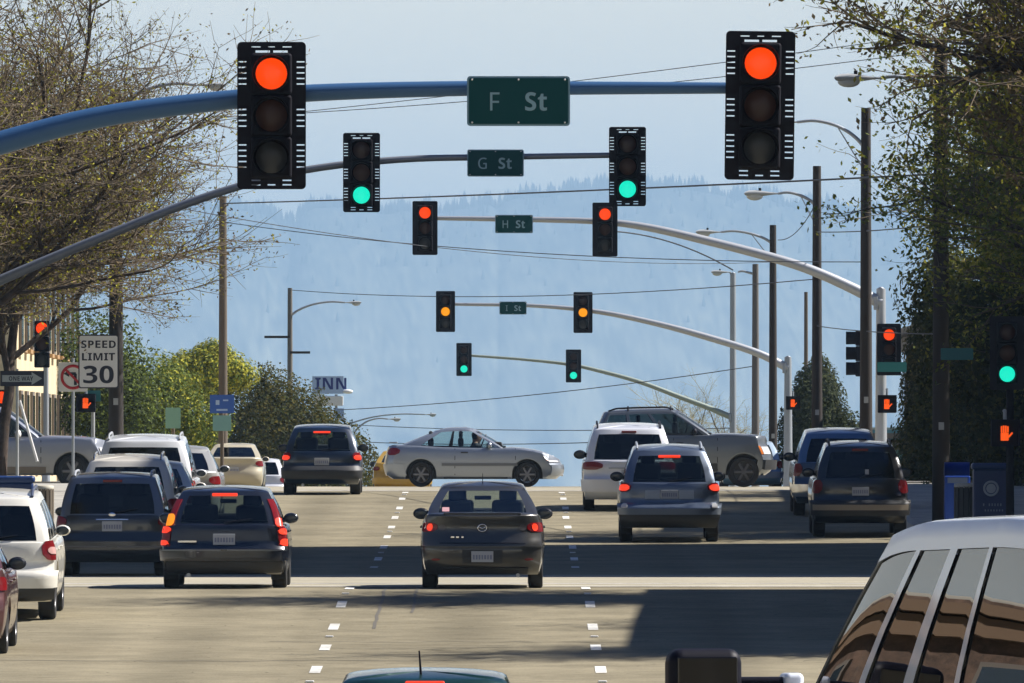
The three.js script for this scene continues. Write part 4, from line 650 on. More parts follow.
  part('dashboard', rbox(ghw(0) * 1.7, 0.12, 0.35, 0.05, 0, floorY + 0.04, -(sfb - 0.42 * kl)), M.cabin, g);
  part('steering_wheel', new THREE.TorusGeometry(0.18, 0.017, 6, 24).rotateX(-0.4).translate(-W * 0.205, floorY + 0.1, -(sfb - 0.72 * kl)), M.cabin, g);
  part('inner_mirror', rbox(0.24, 0.06, 0.03, 0.02, 0, H - 0.19 * kh, -(gf(0.86) - 0.06)), M.black, g);
  part('underbody', box(W * 0.74, topF(L) * 0.93 - yb, L - 0.9, 0, (topF(L) * 0.93 + yb) / 2 + 0.01, -L / 2), M.plastic, g);
  for (const s of ws) part('wheel_well', box(W * 0.7, wr + R + 0.04 - yb, R * 2.2, 0, (wr + R + 0.04 + yb) / 2, -s), M.plastic, g);
  // ---- wheels
  const wg = wheelGeo(wr, S.wheels.w), rimMat = spec.rimMat ?? M.alloy;
  for (const s of ws) for (const sx of [-1, 1]) { const w = new THREE.Group(); w.name = 'wheel'; w.position.set(sx * (hw * sideF(wr + 0.1) * plan(s) - S.wheels.w * 0.55), wr, -s); if (sx < 0) w.rotation.y = Math.PI; g.add(w); part('tyre', wg.tyre, M.rubber, w); part('rim', wg.rim, rimMat, w); part('brake_disc', wg.back, M.plastic, w); }
  // ---- conforming patches on the rear and the sides
  const E = (q, y) => { if (Math.abs(q) <= 1) return V(q * wy(y) * plan(rc), y, -(rearF(y) + rc * Math.abs(q) ** 5)); const s = rearF(y) + rc + (Math.abs(q) - 1); return V(Math.sign(q) * wy(y) * plan(s), y, -s); };
  const EG = (q, t) => { if (Math.abs(q) <= 1) return at3(['r', q], t); return at3(['s', (Math.abs(q) - 1) / 2.2, Math.sign(q)], t); };
  const FR = (q, y) => V(q * wy(y) * plan(L - fc), y, -(L - frontF(y) - fc * Math.abs(q) ** 3)), SD = (s, y, sx) => V(sx * wy(y) * plan(s), y, -s);
  function patch(fn, a0, a1, b0, b1, out, na = 6, nb = 4, soft = 0) {      // solid patch raised by `out` from a surface
    const P = [], Q = [], e = 1e-3;
    for (let j = 0; j <= nb; j++) { const p = [], q = []; for (let i = 0; i <= na; i++) { const gi = i / na * 2 - 1, gj = j / nb * 2 - 1, a = lerp(a0, a1, (gi * Math.sqrt(1 - soft * gj ** 4) + 1) / 2), b = lerp(b0, b1, (gj * Math.sqrt(1 - soft * gi ** 4) + 1) / 2), c = fn(a, b), da = fn(a + e, b).sub(fn(a - e, b)), db = fn(a, b + e).sub(fn(a, b - e)), n = da.cross(db).normalize(); const away = c.clone().sub(V(0, H * 0.4, -L / 2)); if (n.dot(V(away.x * 2, 0, away.z)) < 0) n.negate(); p.push(c.clone().addScaledVector(n, out)); q.push(c.clone().addScaledVector(n, -0.01)); } P.push(p); Q.push(q); }
    const ring = X => [...X[0], ...X.slice(1, -1).map(r => r[na]), ...[...X[nb]].reverse(), ...X.slice(1, -1).map(r => r[0]).reverse()];
    return merge([gridGeo(P), gridGeo([ring(P), ring(Q)], true)]);
  }
  const api = { g, E, EG, FR, SD, patch, topF, rearF, wy, plan, L, W, H, hw, kl, kh, srb, srr, sfr, sfb, ghw, roofF, at3, floorY, gr, gf };
  api.rear = (name, q0, q1, y0, y1, m, out = 0.015, both = true) => { const s = /light|lens|reflector/.test(name) ? 0.5 : 0; part(name, patch(E, q0, q1, y0 * kh, y1 * kh, out, 8, 6, s), m, g); if (both) part(name, patch(E, -q1, -q0, y0 * kh, y1 * kh, out, 8, 6, s), m, g); };
  api.rearHigh = (name, q0, q1, ta, tb, m, out = 0.015, both = true) => { part(name, patch(EG, q0, q1, ta, tb, out), m, g); if (both) part(name, patch(EG, -q1, -q0, ta, tb, out), m, g); };
  api.side = (name, s0, s1, y0, y1, m, out = 0.006, sides = [-1, 1]) => { for (const sx of sides) part(name, patch((a, b) => SD(a, b, sx), s0 * kl, s1 * kl, y0 * kh, y1 * kh, out, 10, 3), m, g); };
  api.front = (name, q0, q1, y0, y1, m, out = 0.015) => { part(name, patch(FR, q0, q1, y0 * kh, y1 * kh, out), m, g); part(name, patch(FR, -q1, -q0, y0 * kh, y1 * kh, out), m, g); };
  api.plate = y => { const p = part('licence_plate', rbox(0.31, 0.155, 0.012, 0.004, 0, y * kh, -rearF(y * kh) + 0.014), M.plate, g); const ink = []; const r = rng(Math.round(spec.x * 97 + spec.d * 31)); for (let k = 0; k < 7; k++) ink.push(box(0.022 + r() * 0.008, 0.06 + r() * 0.008, 0.003, -0.12 + k * 0.04, y * kh - 0.008, -rearF(y * kh) + 0.021)); part('plate_mark', ink, M.plateInk, p); };
  api.mirrors = (m = M.black, size = 1, sides = [-1, 1]) => { const s = sfb - 0.55 * kl, y = topF(s) + 0.1 * kh; for (const sx of sides) { const x = ghw(0.08); const q = part('mirror', [ball(0.09 * size, 1.15, 0.82, 0.62, sx * (x + 0.09 * size), y, -s, 14), rod(V(sx * (x - 0.02), y - 0.03, -s), V(sx * (x + 0.06), y - 0.02, -s), 0.025, 0.03)], m, g); part('mirror_glass', ball(0.075 * size, 1.12, 0.78, 0.1, sx * (x + 0.09 * size), y, -s + 0.06 * size, 14), M.windowDark, q); } };
  api.seams = (list, y0, y1) => { for (const s of list) api.side('door_seam', s - 0.007, s + 0.007, y0, y1, M.black, 0.003); };
  api.handles = (list, y, m) => { for (const s of list) for (const sx of [-1, 1]) part('door_handle', rbox(0.03, 0.03, 0.17, 0.012, sx * (wy(y * kh) * plan(s * kl) + 0.012), y * kh, -s * kl), m, g); };
  api.stopLamp = (t, w, m = M.tailLit) => { const c = at3(['r', 0], t), n = at3(['r', 0], t + 0.02); part('third_brake_light', rbox(w, 0.045 * kh, 0.03, 0.012, c.x, c.y, c.z + 0.02), m, g); };
  api.wiper = () => { const a = at3(['r', 0.0], G.rearWin[1]), b = at3(['r', 0.5], G.rearWin[1] + 0.14); part('wiper', rod(a.add(V(0, 0.01, 0.02)), b.add(V(0, 0, 0.02)), 0.012, 0.007, 6), M.black, g); };
  api.rails = (m = M.black) => { for (const sx of [-1, 1]) { const p = []; for (let k = 0; k <= 8; k++) { const s = lerp(srr + 0.12, sfr - 0.15, k / 8); p.push(V(sx * wt * 0.9, roofF(s) + 0.075 * kh - (k === 0 || k === 8 ? 0.05 : 0), -s)); } part('roof_rail', tube(p, 0.02, 0.02, 8, 24), m, g); } };
  api.exhaust = (x = 0.45) => part('exhaust_pipe', new THREE.CylinderGeometry(0.03, 0.03, 0.25, 12).rotateX(Math.PI / 2).translate(x, yb - 0.01, -0.22), M.steel, g);
  api.mudflaps = () => { for (const sx of [-1, 1]) part('mud_flap', box(0.2, 0.26, 0.012, sx * (hw - 0.14), wr * 0.75 + 0.02, -(ws[0] - R + 0.0)), M.rubber, g); };
  return api;
}
// ---------------------------------------------------------------- vehicles on the street
{ // dark grey sedan ahead
  const c = buildCar({ name: 'sedan_car', label: 'dark grey sedan in the middle lane, brake lights on', style: 'sedan', x: -0.474, d: 171.3, paint: paint(0.05, 0.049, 0.046, 0.35, 0.5), glass: GLASS.clear, rearGlass: GLASS.clear, wheelR: 0.32, axles: [0.98, 3.6] });
  c.rear('tail_light', 0.76, 1.1, 0.8, 0.935, M.tail, 0.012); c.rear('brake_light', 0.84, 0.93, 0.815, 0.92, M.tailLit, 0.02); c.rear('reversing_light', 0.62, 0.74, 0.82, 0.91, mat([0.1, 0.09, 0.09], 0.2), 0.01);
  c.rear('number_recess', 0, 0.34, 0.36, 0.55, M.plastic, 0.004); c.plate(0.455); c.rear('bumper_edge', 0.0, 1.02, 0.585, 0.6, c.g.children[0].material, 0.03); c.rear('boot_seam', 0.0, 0.72, 0.64, 0.65, M.black, 0.003);
  c.rear('bumper_reflector', 0.72, 0.86, 0.4, 0.43, M.tail, 0.01); c.rear('lower_valance', 0, 0.8, 0.215, 0.3, M.plastic, 0.012);
  part('spoiler', rbox(1.1, 0.03, 0.12, 0.014, 0, 1.06, -0.16), c.g.children[0].material, c.g);
  part('badge', [new THREE.TorusGeometry(0.055, 0.009, 6, 24).scale(1.15, 0.9, 1).translate(0, 0.86, -0.07), rod(V(-0.05, 0.875, -0.065), V(0, 0.85, -0.06), 0.008), rod(V(0.05, 0.875, -0.065), V(0, 0.85, -0.06), 0.008)], M.chrome, c.g);
  part('model_badge', [box(0.05, 0.02, 0.005, -0.42, 0.73, -0.045), box(0.04, 0.02, 0.005, -0.35, 0.73, -0.045), box(0.03, 0.02, 0.005, -0.28, 0.73, -0.045)], M.chrome, c.g);
  c.mirrors(M.black, 1.12); c.exhaust(0.5); part('antenna', rod(V(0, 1.45, -1.75), V(0, 1.62, -1.62), 0.008, 0.004, 6), M.black, c.g);
  part('window_sticker', [box(0.1, 0.1, 0.004, 0, 0, 0)].map(b => b.rotateX(-0.95).translate(-0.52, 1.115, -0.78)), mat([0.55, 0.3, 0.32], 0.7), c.g); c.seams([1.25, 2.3, 3.3], 0.3, 0.95); c.handles([1.5, 2.5], 0.86, M.plastic);
}
{ // black estate with tall pillar lamps
  const c = buildCar({ name: 'estate_car', label: 'black estate car in the left lane with tall lit tail lamps and turn signal', style: 'wagon', x: -4.12, d: 171.5, H: 1.4, W: 1.79, paint: paint(0.009, 0.011, 0.018, 0.25, 0.2), glass: GLASS.tint, rearGlass: GLASS.tint });
  c.rearHigh('pillar_lamp', 0.89, 1.05, 0.02, 0.8, M.tail, 0.015); c.rear('tail_light', 0.89, 1.07, 0.62, 0.92, M.tail, 0.02);
  part('turn_signal', c.patch(c.EG, -1.04, -0.89, 0.02, 0.36, 0.025, 6, 6, 0.4), M.amberLit, c.g); part('brake_light', c.patch(c.EG, 0.9, 1.04, 0.0, 0.24, 0.025, 6, 6, 0.4), M.tailLit, c.g);
  part('brake_light', c.patch(c.E, -1.05, -0.9, 0.78, 0.87, 0.03, 6, 6, 0.5), M.tailLit, c.g); part('brake_light', c.patch(c.E, -1.04, -0.91, 0.61, 0.68, 0.03, 6, 6, 0.5), M.tailLit, c.g); part('brake_light', c.patch(c.E, 0.91, 1.04, 0.6, 0.7, 0.03, 6, 6, 0.5), M.tailLit, c.g); part('brake_light', c.patch(c.E, 0.9, 1.05, 0.76, 0.84, 0.03, 6, 6, 0.5), M.tailLit, c.g);
  c.stopLamp(0.93, 0.36); c.plate(0.73); c.rear('bumper', 0, 1.08, 0.42, 0.58, c.g.children[0].material, 0.05); c.rear('bumper_trim', 0.05, 0.98, 0.565, 0.578, mat([0.2, 0.21, 0.23], 0.3, { metalness: 0.6 }), 0.056); c.rear('bumper_lower', 0, 1.05, 0.25, 0.41, M.plastic, 0.02);
  c.wiper(); c.mirrors(c.g.children[0].material, 1.05); c.exhaust(-0.5); part('badge', box(0.26, 0.025, 0.006, -0.52, 0.665, -0.1), M.chrome, c.g); c.seams([1.3, 2.4, 3.4], 0.3, 0.9); c.handles([1.55, 2.65], 0.84, M.plastic); c.mudflaps();
}
{ // dark tall car at left
  const c = buildCar({ name: 'dark_minivan', label: 'dark slate minivan on the left between the white SUV and the black estate', category: 'minivan', style: 'van', x: -6.22, d: 187.2, H: 1.56, W: 1.74, L: 4.5, paint: paint(0.028, 0.033, 0.04, 0.3, 0.4), roofPaint: paint(0.12, 0.14, 0.17, 0.3, 0.5), glass: GLASS.dark, rearGlass: GLASS.dark, wheelR: 0.31 });  // roof paler than the body: bluish sky light put into its colour
  c.rear('tail_light', 0.84, 1.2, 0.84, 1.03, M.tail, 0.02); part('brake_light', c.patch(c.E, 0.92, 1.15, 0.8, 0.92, 0.03, 6, 6, 0.5), M.tailLit, c.g); c.plate(0.86); c.rear('bumper', 0, 1.06, 0.4, 0.6, c.g.children[0].material, 0.04); c.rear('bumper_trim', 0.1, 0.95, 0.5, 0.52, mat([0.12, 0.12, 0.13], 0.4), 0.045); c.rear('grab_bar', 0, 0.3, 0.965, 0.985, M.chrome, 0.012); part('badge', ball(0.05, 1.2, 0.8, 0.3, 0, 0.95, -0.1), M.chrome, c.g);
  c.stopLamp(0.93, 0.3, M.tail); c.wiper(); c.mirrors(c.g.children[0].material, 1.05); c.rails(M.steel); c.seams([1.4, 2.6, 3.7], 0.35, 0.95); c.mudflaps();
}
{ // white SUV at the left edge
  const c = buildCar({ name: 'white_suv', label: 'white SUV parked at the left edge, cut by the frame', category: 'SUV', style: 'suv', x: -6.93, d: 159.2, H: 1.64, W: 1.8, paint: paint(0.72, 0.7, 0.62, 0.4, 0.05), glass: GLASS.dark, rearGlass: GLASS.dark });
  c.rear('tail_light', 0.84, 1.12, 0.82, 1.08, M.tail, 0.025); c.rear('tail_lens', 0.92, 1.06, 0.9, 0.99, mat([0.6, 0.35, 0.32], 0.2), 0.032); c.plate(0.82); c.rear('bumper', 0, 1.1, 0.46, 0.68, c.g.children[0].material, 0.05); c.rear('bumper_lower', 0, 1.02, 0.3, 0.46, M.plastic, 0.03);
  c.stopLamp(0.93, 0.3, M.tail); c.wiper(); c.mirrors(c.g.children[0].material); c.rails(mat([0.12, 0.14, 0.2], 0.35, { metalness: 0.5 })); c.seams([1.2, 2.15, 3.15], 0.35, 1.02); c.handles([1.35, 2.35], 0.93, c.g.children[0].material); c.mudflaps();
}
{ // maroon car at the very left
  const c = buildCar({ name: 'maroon_car', label: 'maroon car at the bottom left corner, mostly out of the frame', style: 'sedan', x: -7.03, d: 147.2, paint: paint(0.1, 0.035, 0.035, 0.35, 0.4), glass: GLASS.tint, L: 4.4, W: 1.74, axles: [0.9, 3.55] });
  c.rear('tail_light', 0.72, 1.12, 0.78, 0.95, M.tail, 0.02); c.plate(0.7); c.mirrors(M.black, 1.1); c.seams([1.2, 2.25, 3.25], 0.3, 0.95); c.handles([1.45, 2.45], 0.86, c.g.children[0].material);
}
{ // dark blue SUV near the crest
  const c = buildCar({ name: 'navy_suv', label: 'dark navy SUV near the crest in the left lane, brake lights on', category: 'SUV', style: 'suv', x: -4.1, d: 256.5, H: 1.44, W: 1.67, L: 4.3, paint: paint(0.01, 0.02, 0.04, 0.3, 0.3), glass: GLASS.tint, rearGlass: GLASS.clear, wheelR: 0.32 });
  c.rear('tail_light', 0.82, 1.06, 0.84, 1.04, M.tail, 0.02); c.rear('brake_light', 0.84, 1.04, 0.86, 0.97, M.tailLit, 0.03); c.stopLamp(0.86, 0.36); c.plate(0.82); c.rear('bumper', 0, 1.08, 0.42, 0.66, M.plastic, 0.05); c.wiper(); c.mirrors(M.black, 1.1); c.exhaust(-0.4);
}
{ // white minivan on the right
  const c = buildCar({ name: 'white_minivan', label: 'white minivan behind the silver SUV in the right lane', category: 'minivan', style: 'van', x: 2.26, d: 243, H: 1.68, W: 1.86, paint: paint(0.66, 0.68, 0.72, 0.4, 0.05), glass: GLASS.dark, rearGlass: GLASS.dark });
  c.rear('tail_light', 0.58, 1.1, 0.86, 1.02, M.tail, 0.022); c.plate(0.78); c.rear('bumper', 0, 1.07, 0.42, 0.66, c.g.children[0].material, 0.05); c.rear('grip', 0.0, 0.45, 0.88, 0.91, mat([0.4, 0.42, 0.45], 0.4), 0.02); c.stopLamp(0.93, 0.3, M.tail); c.wiper(); c.mirrors(M.black, 1.25); c.rails(M.black); c.exhaust(0.5); c.rear('spoiler', 0, 0.4, 1.0, 1.02, c.g.children[0].material, 0.02);
}
{ // silver SUV braking
  const c = buildCar({ name: 'silver_suv', label: 'silver blue SUV in the right lane, three brake lights on', category: 'SUV', style: 'suv', x: 2.77, d: 219.4, H: 1.7, W: 1.83, paint: paint(0.12, 0.15, 0.2, 0.35, 0.5), glass: GLASS.tint, rearGlass: GLASS.tint });
  c.rear('tail_light', 0.8, 1.08, 0.9, 1.06, M.tail, 0.02); c.rear('brake_light', 0.83, 1.05, 0.92, 1.03, M.tailLit, 0.03); c.stopLamp(0.84, 0.4); c.plate(0.86); c.rear('bumper', 0, 1.07, 0.5, 0.7, c.g.children[0].material, 0.05); c.rear('bumper_lower', 0, 1.0, 0.3, 0.5, M.plastic, 0.04); c.rear('plate_surround', 0.2, 0.5, 0.78, 0.93, mat([0.35, 0.4, 0.46], 0.35), 0.02); c.wiper(); c.mirrors(M.black, 1.2); c.rails(mat([0.3, 0.33, 0.37], 0.4)); c.mudflaps(); c.rear('side_reflector', 0.84, 0.95, 0.62, 0.65, M.clear, 0.06);
}
{ // silver hatchback crossing, seen from its right side
  const c = buildCar({ name: 'silver_hatchback', label: 'silver two-door hatchback crossing the street at the crest', style: 'sedan', x: (384 - VANISH_X) * 287 / FOCAL, d: 287.8, y: groundY(287) + 0.006, turn: -Math.PI / 2, flat: true, L: 4.23, H: 1.37, W: 1.67, wheelR: 0.3, axles: [0.93, 3.6], paint: paint(0.29, 0.32, 0.36, 0.36, 0.55), glass: GLASS.clear, rearGlass: GLASS.tint, darkPosts: true,
    rear: [[0.2, 0.2], [0.3, 0.07], [0.45, 0.02], [0.6, 0.0], [0.8, 0.03], [1.04, 0.1]], top: [[0, 1.0], [0.3, 1.03], [0.8, 1.02], [1.4, 0.98], [2.8, 0.95], [3.2, 0.96], [3.9, 0.87], [4.35, 0.7], [4.5, 0.62]],
    gh: { srb: 0.3, srr: 1.25, sfr: 2.35, sfb: 3.2, wt: 0.56, roof: [[1.1, 1.38], [1.7, 1.45], [2.1, 1.46], [2.6, 1.38]], side: [[0.17, 0.455], [0.495, 0.94]], sideT: [0.1, 0.9] }, seats: [0.3, 0.56] });
  const P = c.g.children[0].material; c.rear('tail_light', 0.75, 1.1, 0.8, 0.98, M.tail, 0.02); c.plate(0.7); c.rear('bumper', 0, 1.25, 0.3, 0.58, P, 0.03); c.front('headlight', 0.6, 0.98, 0.62, 0.78, M.clear, 0.02); c.front('indicator', 0.97, 1.0, 0.66, 0.76, M.amber, 0.02); c.front('bumper', 0, 0.98, 0.3, 0.55, P, 0.03);
  c.side('side_moulding', 1.45, 3.35, 0.53, 0.6, mat([0.14, 0.15, 0.16], 0.5), 0.022); c.seams([1.78, 3.3], 0.3, 0.97); c.handles([2.02], 0.87, M.plastic); c.mirrors(P, 1.1); c.side('sill', 1.5, 3.1, 0.2, 0.25, M.plastic, 0.006);
  part('spoiler', rbox(1.2, 0.035, 0.2, 0.015, 0, 1.05, -0.22), P, c.g); part('fuel_flap', rbox(0.012, 0.15, 0.15, 0.006, 0.78, 0.82, -0.75), P, c.g); part('front_lamp_bar', rbox(0.3, 0.06, 0.05, 0.02, 0.0, 0.28, -4.21), M.clear, c.g);
  // the driver
  const N = 46, mc = new MarchingCubes(N, new THREE.MeshBasicMaterial(), false, false, 60000); mc.isolation = 0; const f = mc.field, half = 0.62, J = { hip: [0, -0.55, 0, 0.17], chest: [0, -0.12, 0.02, 0.16], neck: [0, 0.1, 0.02, 0.06], headLow: [0, 0.2, -0.02, 0.075], head: [0, 0.29, 0, 0.098], shR: [0.19, 0.0, 0.02, 0.075], elR: [0.27, -0.24, -0.14, 0.052], haR: [0.14, -0.18, -0.42, 0.04], shL: [-0.19, 0.0, 0.02, 0.075], elL: [-0.27, -0.24, -0.14, 0.052], haL: [-0.14, -0.18, -0.42, 0.04], nose: [0, 0.25, -0.115, 0.018], earR: [0.095, 0.26, 0.01, 0.018], earL: [-0.095, 0.26, 0.01, 0.018] };
  const B = [['hip', 'chest'], ['chest', 'neck'], ['neck', 'headLow'], ['headLow', 'head'], ['shL', 'shR'], ['chest', 'shR'], ['chest', 'shL'], ['shR', 'elR'], ['elR', 'haR'], ['shL', 'elL'], ['elL', 'haL'], ['headLow', 'nose'], ['head', 'earR'], ['head', 'earL']];
  const cap = (x, y, z, a, b) => { const dx = b[0] - a[0], dy = b[1] - a[1], dz = b[2] - a[2], t = clamp(((x - a[0]) * dx + (y - a[1]) * dy + (z - a[2]) * dz) / (dx * dx + dy * dy + dz * dz), 0, 1); return Math.hypot(x - a[0] - dx * t, y - a[1] - dy * t, z - a[2] - dz * t) - lerp(a[3], b[3], t); };
  for (let k = 0; k < N; k++) for (let j = 0; j < N; j++) for (let i = 0; i < N; i++) { const x = (i - N / 2) / (N / 2) * half, y = (j - N / 2) / (N / 2) * half - 0.12, z = (k - N / 2) / (N / 2) * half; let s = 0; for (const [a, b] of B) s += Math.exp(-32 * cap(x, y, z, J[a], J[b])); f[k * N * N + j * N + i] = Math.log(s) / 32; }
  mc.update(); const cnt = mc.count, pos = mc.positionArray.slice(0, cnt * 3), nor = mc.normalArray.slice(0, cnt * 3), geo = new THREE.BufferGeometry(), col = new Float32Array(cnt * 3);
  for (let i = 0; i < cnt; i++) { for (let q = 0; q < 3; q++) { pos[i * 3 + q] *= half; } pos[i * 3 + 1] -= 0.12; const y = pos[i * 3 + 1], z = pos[i * 3 + 2], hand = z < -0.33, hair = y > 0.2 && (z > -0.02 || y > 0.345), skin = y > 0.1 || hand; const k = hair ? [0.015, 0.011, 0.009] : skin ? [0.33, 0.19, 0.13] : [0.025, 0.026, 0.04]; col.set(k, i * 3); }
  geo.setAttribute('position', new THREE.BufferAttribute(pos, 3)); geo.setAttribute('normal', new THREE.BufferAttribute(nor, 3)); geo.setAttribute('color', new THREE.BufferAttribute(col, 3));
  const who = part('person', geo, new THREE.MeshStandardMaterial({ vertexColors: true, roughness: 0.8, side: THREE.DoubleSide }), scene); who.userData = { label: 'driver in dark top at the wheel of the silver hatchback', category: 'person' };
  who.position.set((384 - VANISH_X) * 287 / FOCAL + 2.18, groundY(287) + 0.96, -288.15); who.rotation.y = -Math.PI / 2; who.scale.setScalar(0.9);
}
{ // grey off-road SUV crossing behind the minivan
  const c = buildCar({ name: 'grey_offroader', label: 'grey boxy off-road SUV with roof rack crossing behind the white minivan', category: 'SUV', style: 'suv', x: (590 - VANISH_X) * 285.5 / FOCAL, d: 286.4, y: groundY(285.5) + 0.006, turn: -Math.PI / 2, flat: true, L: 4.32, H: 1.8, W: 1.76, wheelR: 0.36, axles: [0.85, 3.68], paint: paint(0.115, 0.13, 0.145, 0.4, 0.4), glass: GLASS.tint,
    rimMat: mat([0.07, 0.07, 0.075], 0.5), top: [[0, 1.12], [1.2, 1.12], [2.8, 1.12], [3.1, 1.14], [4.0, 1.11], [4.34, 1.07], [4.4, 1.03]], gh: { srb: 0.1, srr: 0.32, sfr: 2.15, sfb: 3.05, wt: 0.64, roof: [[0.3, 1.63], [1.2, 1.67], [2.0, 1.68], [2.4, 1.64]], side: [[0.05, 0.28], [0.32, 0.58], [0.62, 0.955]], sideT: [0.06, 0.88] } });
  const P = c.g.children[0].material; c.side('cladding', 1.35, 3.05, 0.34, 0.52, M.plastic, 0.02); c.front('headlight', 0.55, 0.92, 0.72, 0.88, M.clear, 0.02); c.front('indicator', 0.94, 1.0, 0.72, 0.9, M.amber, 0.02); c.front('bumper', 0, 1.0, 0.4, 0.6, M.plastic, 0.09); c.rear('tail_light', 0.85, 1.15, 0.8, 1.05, M.tail, 0.02); c.rear('bumper', 0, 1.1, 0.42, 0.6, M.plastic, 0.07); c.seams([1.05, 2.0, 3.05], 0.36, 1.08); c.handles([1.2, 2.15], 0.97, M.plastic); c.mirrors(M.black, 1.2); c.rails(M.black);
  for (const s of [0.9, 1.9]) part('rack_bar', tube([V(-0.62, 1.78, -s), V(-0.58, 1.84, -s), V(0.58, 1.84, -s), V(0.62, 1.78, -s)], 0.022, 0.022, 8, 16), M.black, c.g);
}
{ // black SUV parked right
  const c = buildCar({ name: 'black_suv', label: 'black SUV with tan lower bumper parked at the right kerb', category: 'SUV', style: 'suv', x: 6.32, d: 223, H: 1.7, W: 1.77, paint: paint(0.008, 0.008, 0.01, 0.3, 0.2), glass: GLASS.dark, rearGlass: GLASS.dark });
  c.rear('tail_light', 0.82, 1.05, 0.8, 1.04, M.tail, 0.02); c.plate(0.84); c.rear('bumper', 0, 1.06, 0.42, 0.68, M.plastic, 0.06); c.rear('bumper_trim', 0.0, 0.98, 0.5, 0.6, mat([0.3, 0.25, 0.18], 0.5), 0.068); c.wiper(); c.mirrors(M.black, 1.15); c.rails(M.black); c.mudflaps(); c.stopLamp(0.93, 0.3, M.tail); part('window_sticker', box(0.07, 0.1, 0.004, 0.12, 1.2, -0.2), M.plate, c.g);
}
{
  const c = buildCar({ name: 'blue_suv', label: 'dark blue SUV parked just beyond the black SUV', category: 'SUV', style: 'suv', x: 6.36, d: 239, H: 1.66, W: 1.82, L: 4.8, paint: paint(0.03, 0.055, 0.1, 0.35, 0.4), roofPaint: paint(0.07, 0.14, 0.26, 0.3, 0.3), glass: GLASS.dark, rearGlass: GLASS.dark });
  c.rear('tail_light', 0.84, 1.08, 0.8, 1.05, M.tail, 0.02); c.plate(0.8); c.rear('bumper', 0, 1.06, 0.42, 0.64, M.chrome, 0.06); c.mirrors(M.black, 1.2); c.wiper();
}
{
  const c = buildCar({ name: 'pale_blue_wagon', label: 'pale blue wagon parked past the crest, right of the grey off-roader', style: 'wagon', x: 6.5, d: 335, H: 1.38, W: 1.72, paint: paint(0.1, 0.22, 0.36, 0.35, 0.3), roofPaint: paint(0.35, 0.45, 0.55, 0.35, 0.2), glass: GLASS.dark, rearGlass: GLASS.dark });
  c.rear('tail_light', 0.84, 1.06, 0.68, 0.9, M.tail, 0.02); c.plate(0.75); c.rear('bumper', 0, 1.08, 0.4, 0.58, mat([0.2, 0.25, 0.32], 0.5), 0.05); c.mirrors();
}
// ---- parked row on the left
function parked(name, label, style, x, d, o, col) {
  const c = buildCar({ name, label, style, category: o.cat ?? 'car', x, d, paint: col, glass: GLASS.tint, rearGlass: o.rearGlass ?? GLASS.dark, group: 'cars parked along the left kerb', ...o }), low = style === 'sedan' ? [0.8, 0.96] : style === 'wagon' ? [0.7, 0.9] : [0.84, 1.03];
  c.rear('tail_light', 0.78, 1.12, ...low, M.tail, 0.02); c.plate(style === 'sedan' ? 0.7 : 0.8); if (style !== 'sedan') { c.rear('bumper', 0, 1.06, 0.42, 0.64, c.g.children[0].material, 0.05); c.wiper(); } c.mirrors(c.g.children[0].material); if (o.rails) c.rails(o.rails); c.seams([1.25, 2.3, 3.3], 0.35, 0.92); return c;
}
parked('parked_suv', 'white parked SUV with roof rails behind the dark minivan', 'suv', -6.62, 206.6, { cat: 'SUV', H: 1.76, W: 1.8, rails: M.chrome }, paint(0.6, 0.57, 0.5, 0.4, 0.05));
parked('parked_car', 'white parked sedan between the railed SUV and the tall white van', 'sedan', -6.5, 214, { H: 1.5 }, paint(0.62, 0.58, 0.5, 0.4, 0.05));
parked('parked_van', 'tall white parked van with dark rear window on the left', 'van', -6.75, 220.2, { cat: 'van', H: 1.86, W: 1.9, rails: M.steel }, paint(0.62, 0.64, 0.66, 0.4, 0.05));
parked('parked_car', 'silver parked sedan ahead of the tall white van', 'sedan', -6.48, 231, { H: 1.46 }, paint(0.4, 0.4, 0.38, 0.4, 0.3));
parked('parked_car', 'beige parked sedan below the cone-shaped evergreen', 'sedan', -8.0, 344, { H: 1.4, W: 1.72, rearGlass: GLASS.tint }, paint(0.5, 0.45, 0.32, 0.4, 0.1));
parked('parked_car', 'small white parked car between the beige sedan and the navy SUV', 'wagon', -8.2, 390, { H: 1.46, W: 1.7 }, paint(0.6, 0.62, 0.65, 0.4, 0.05));
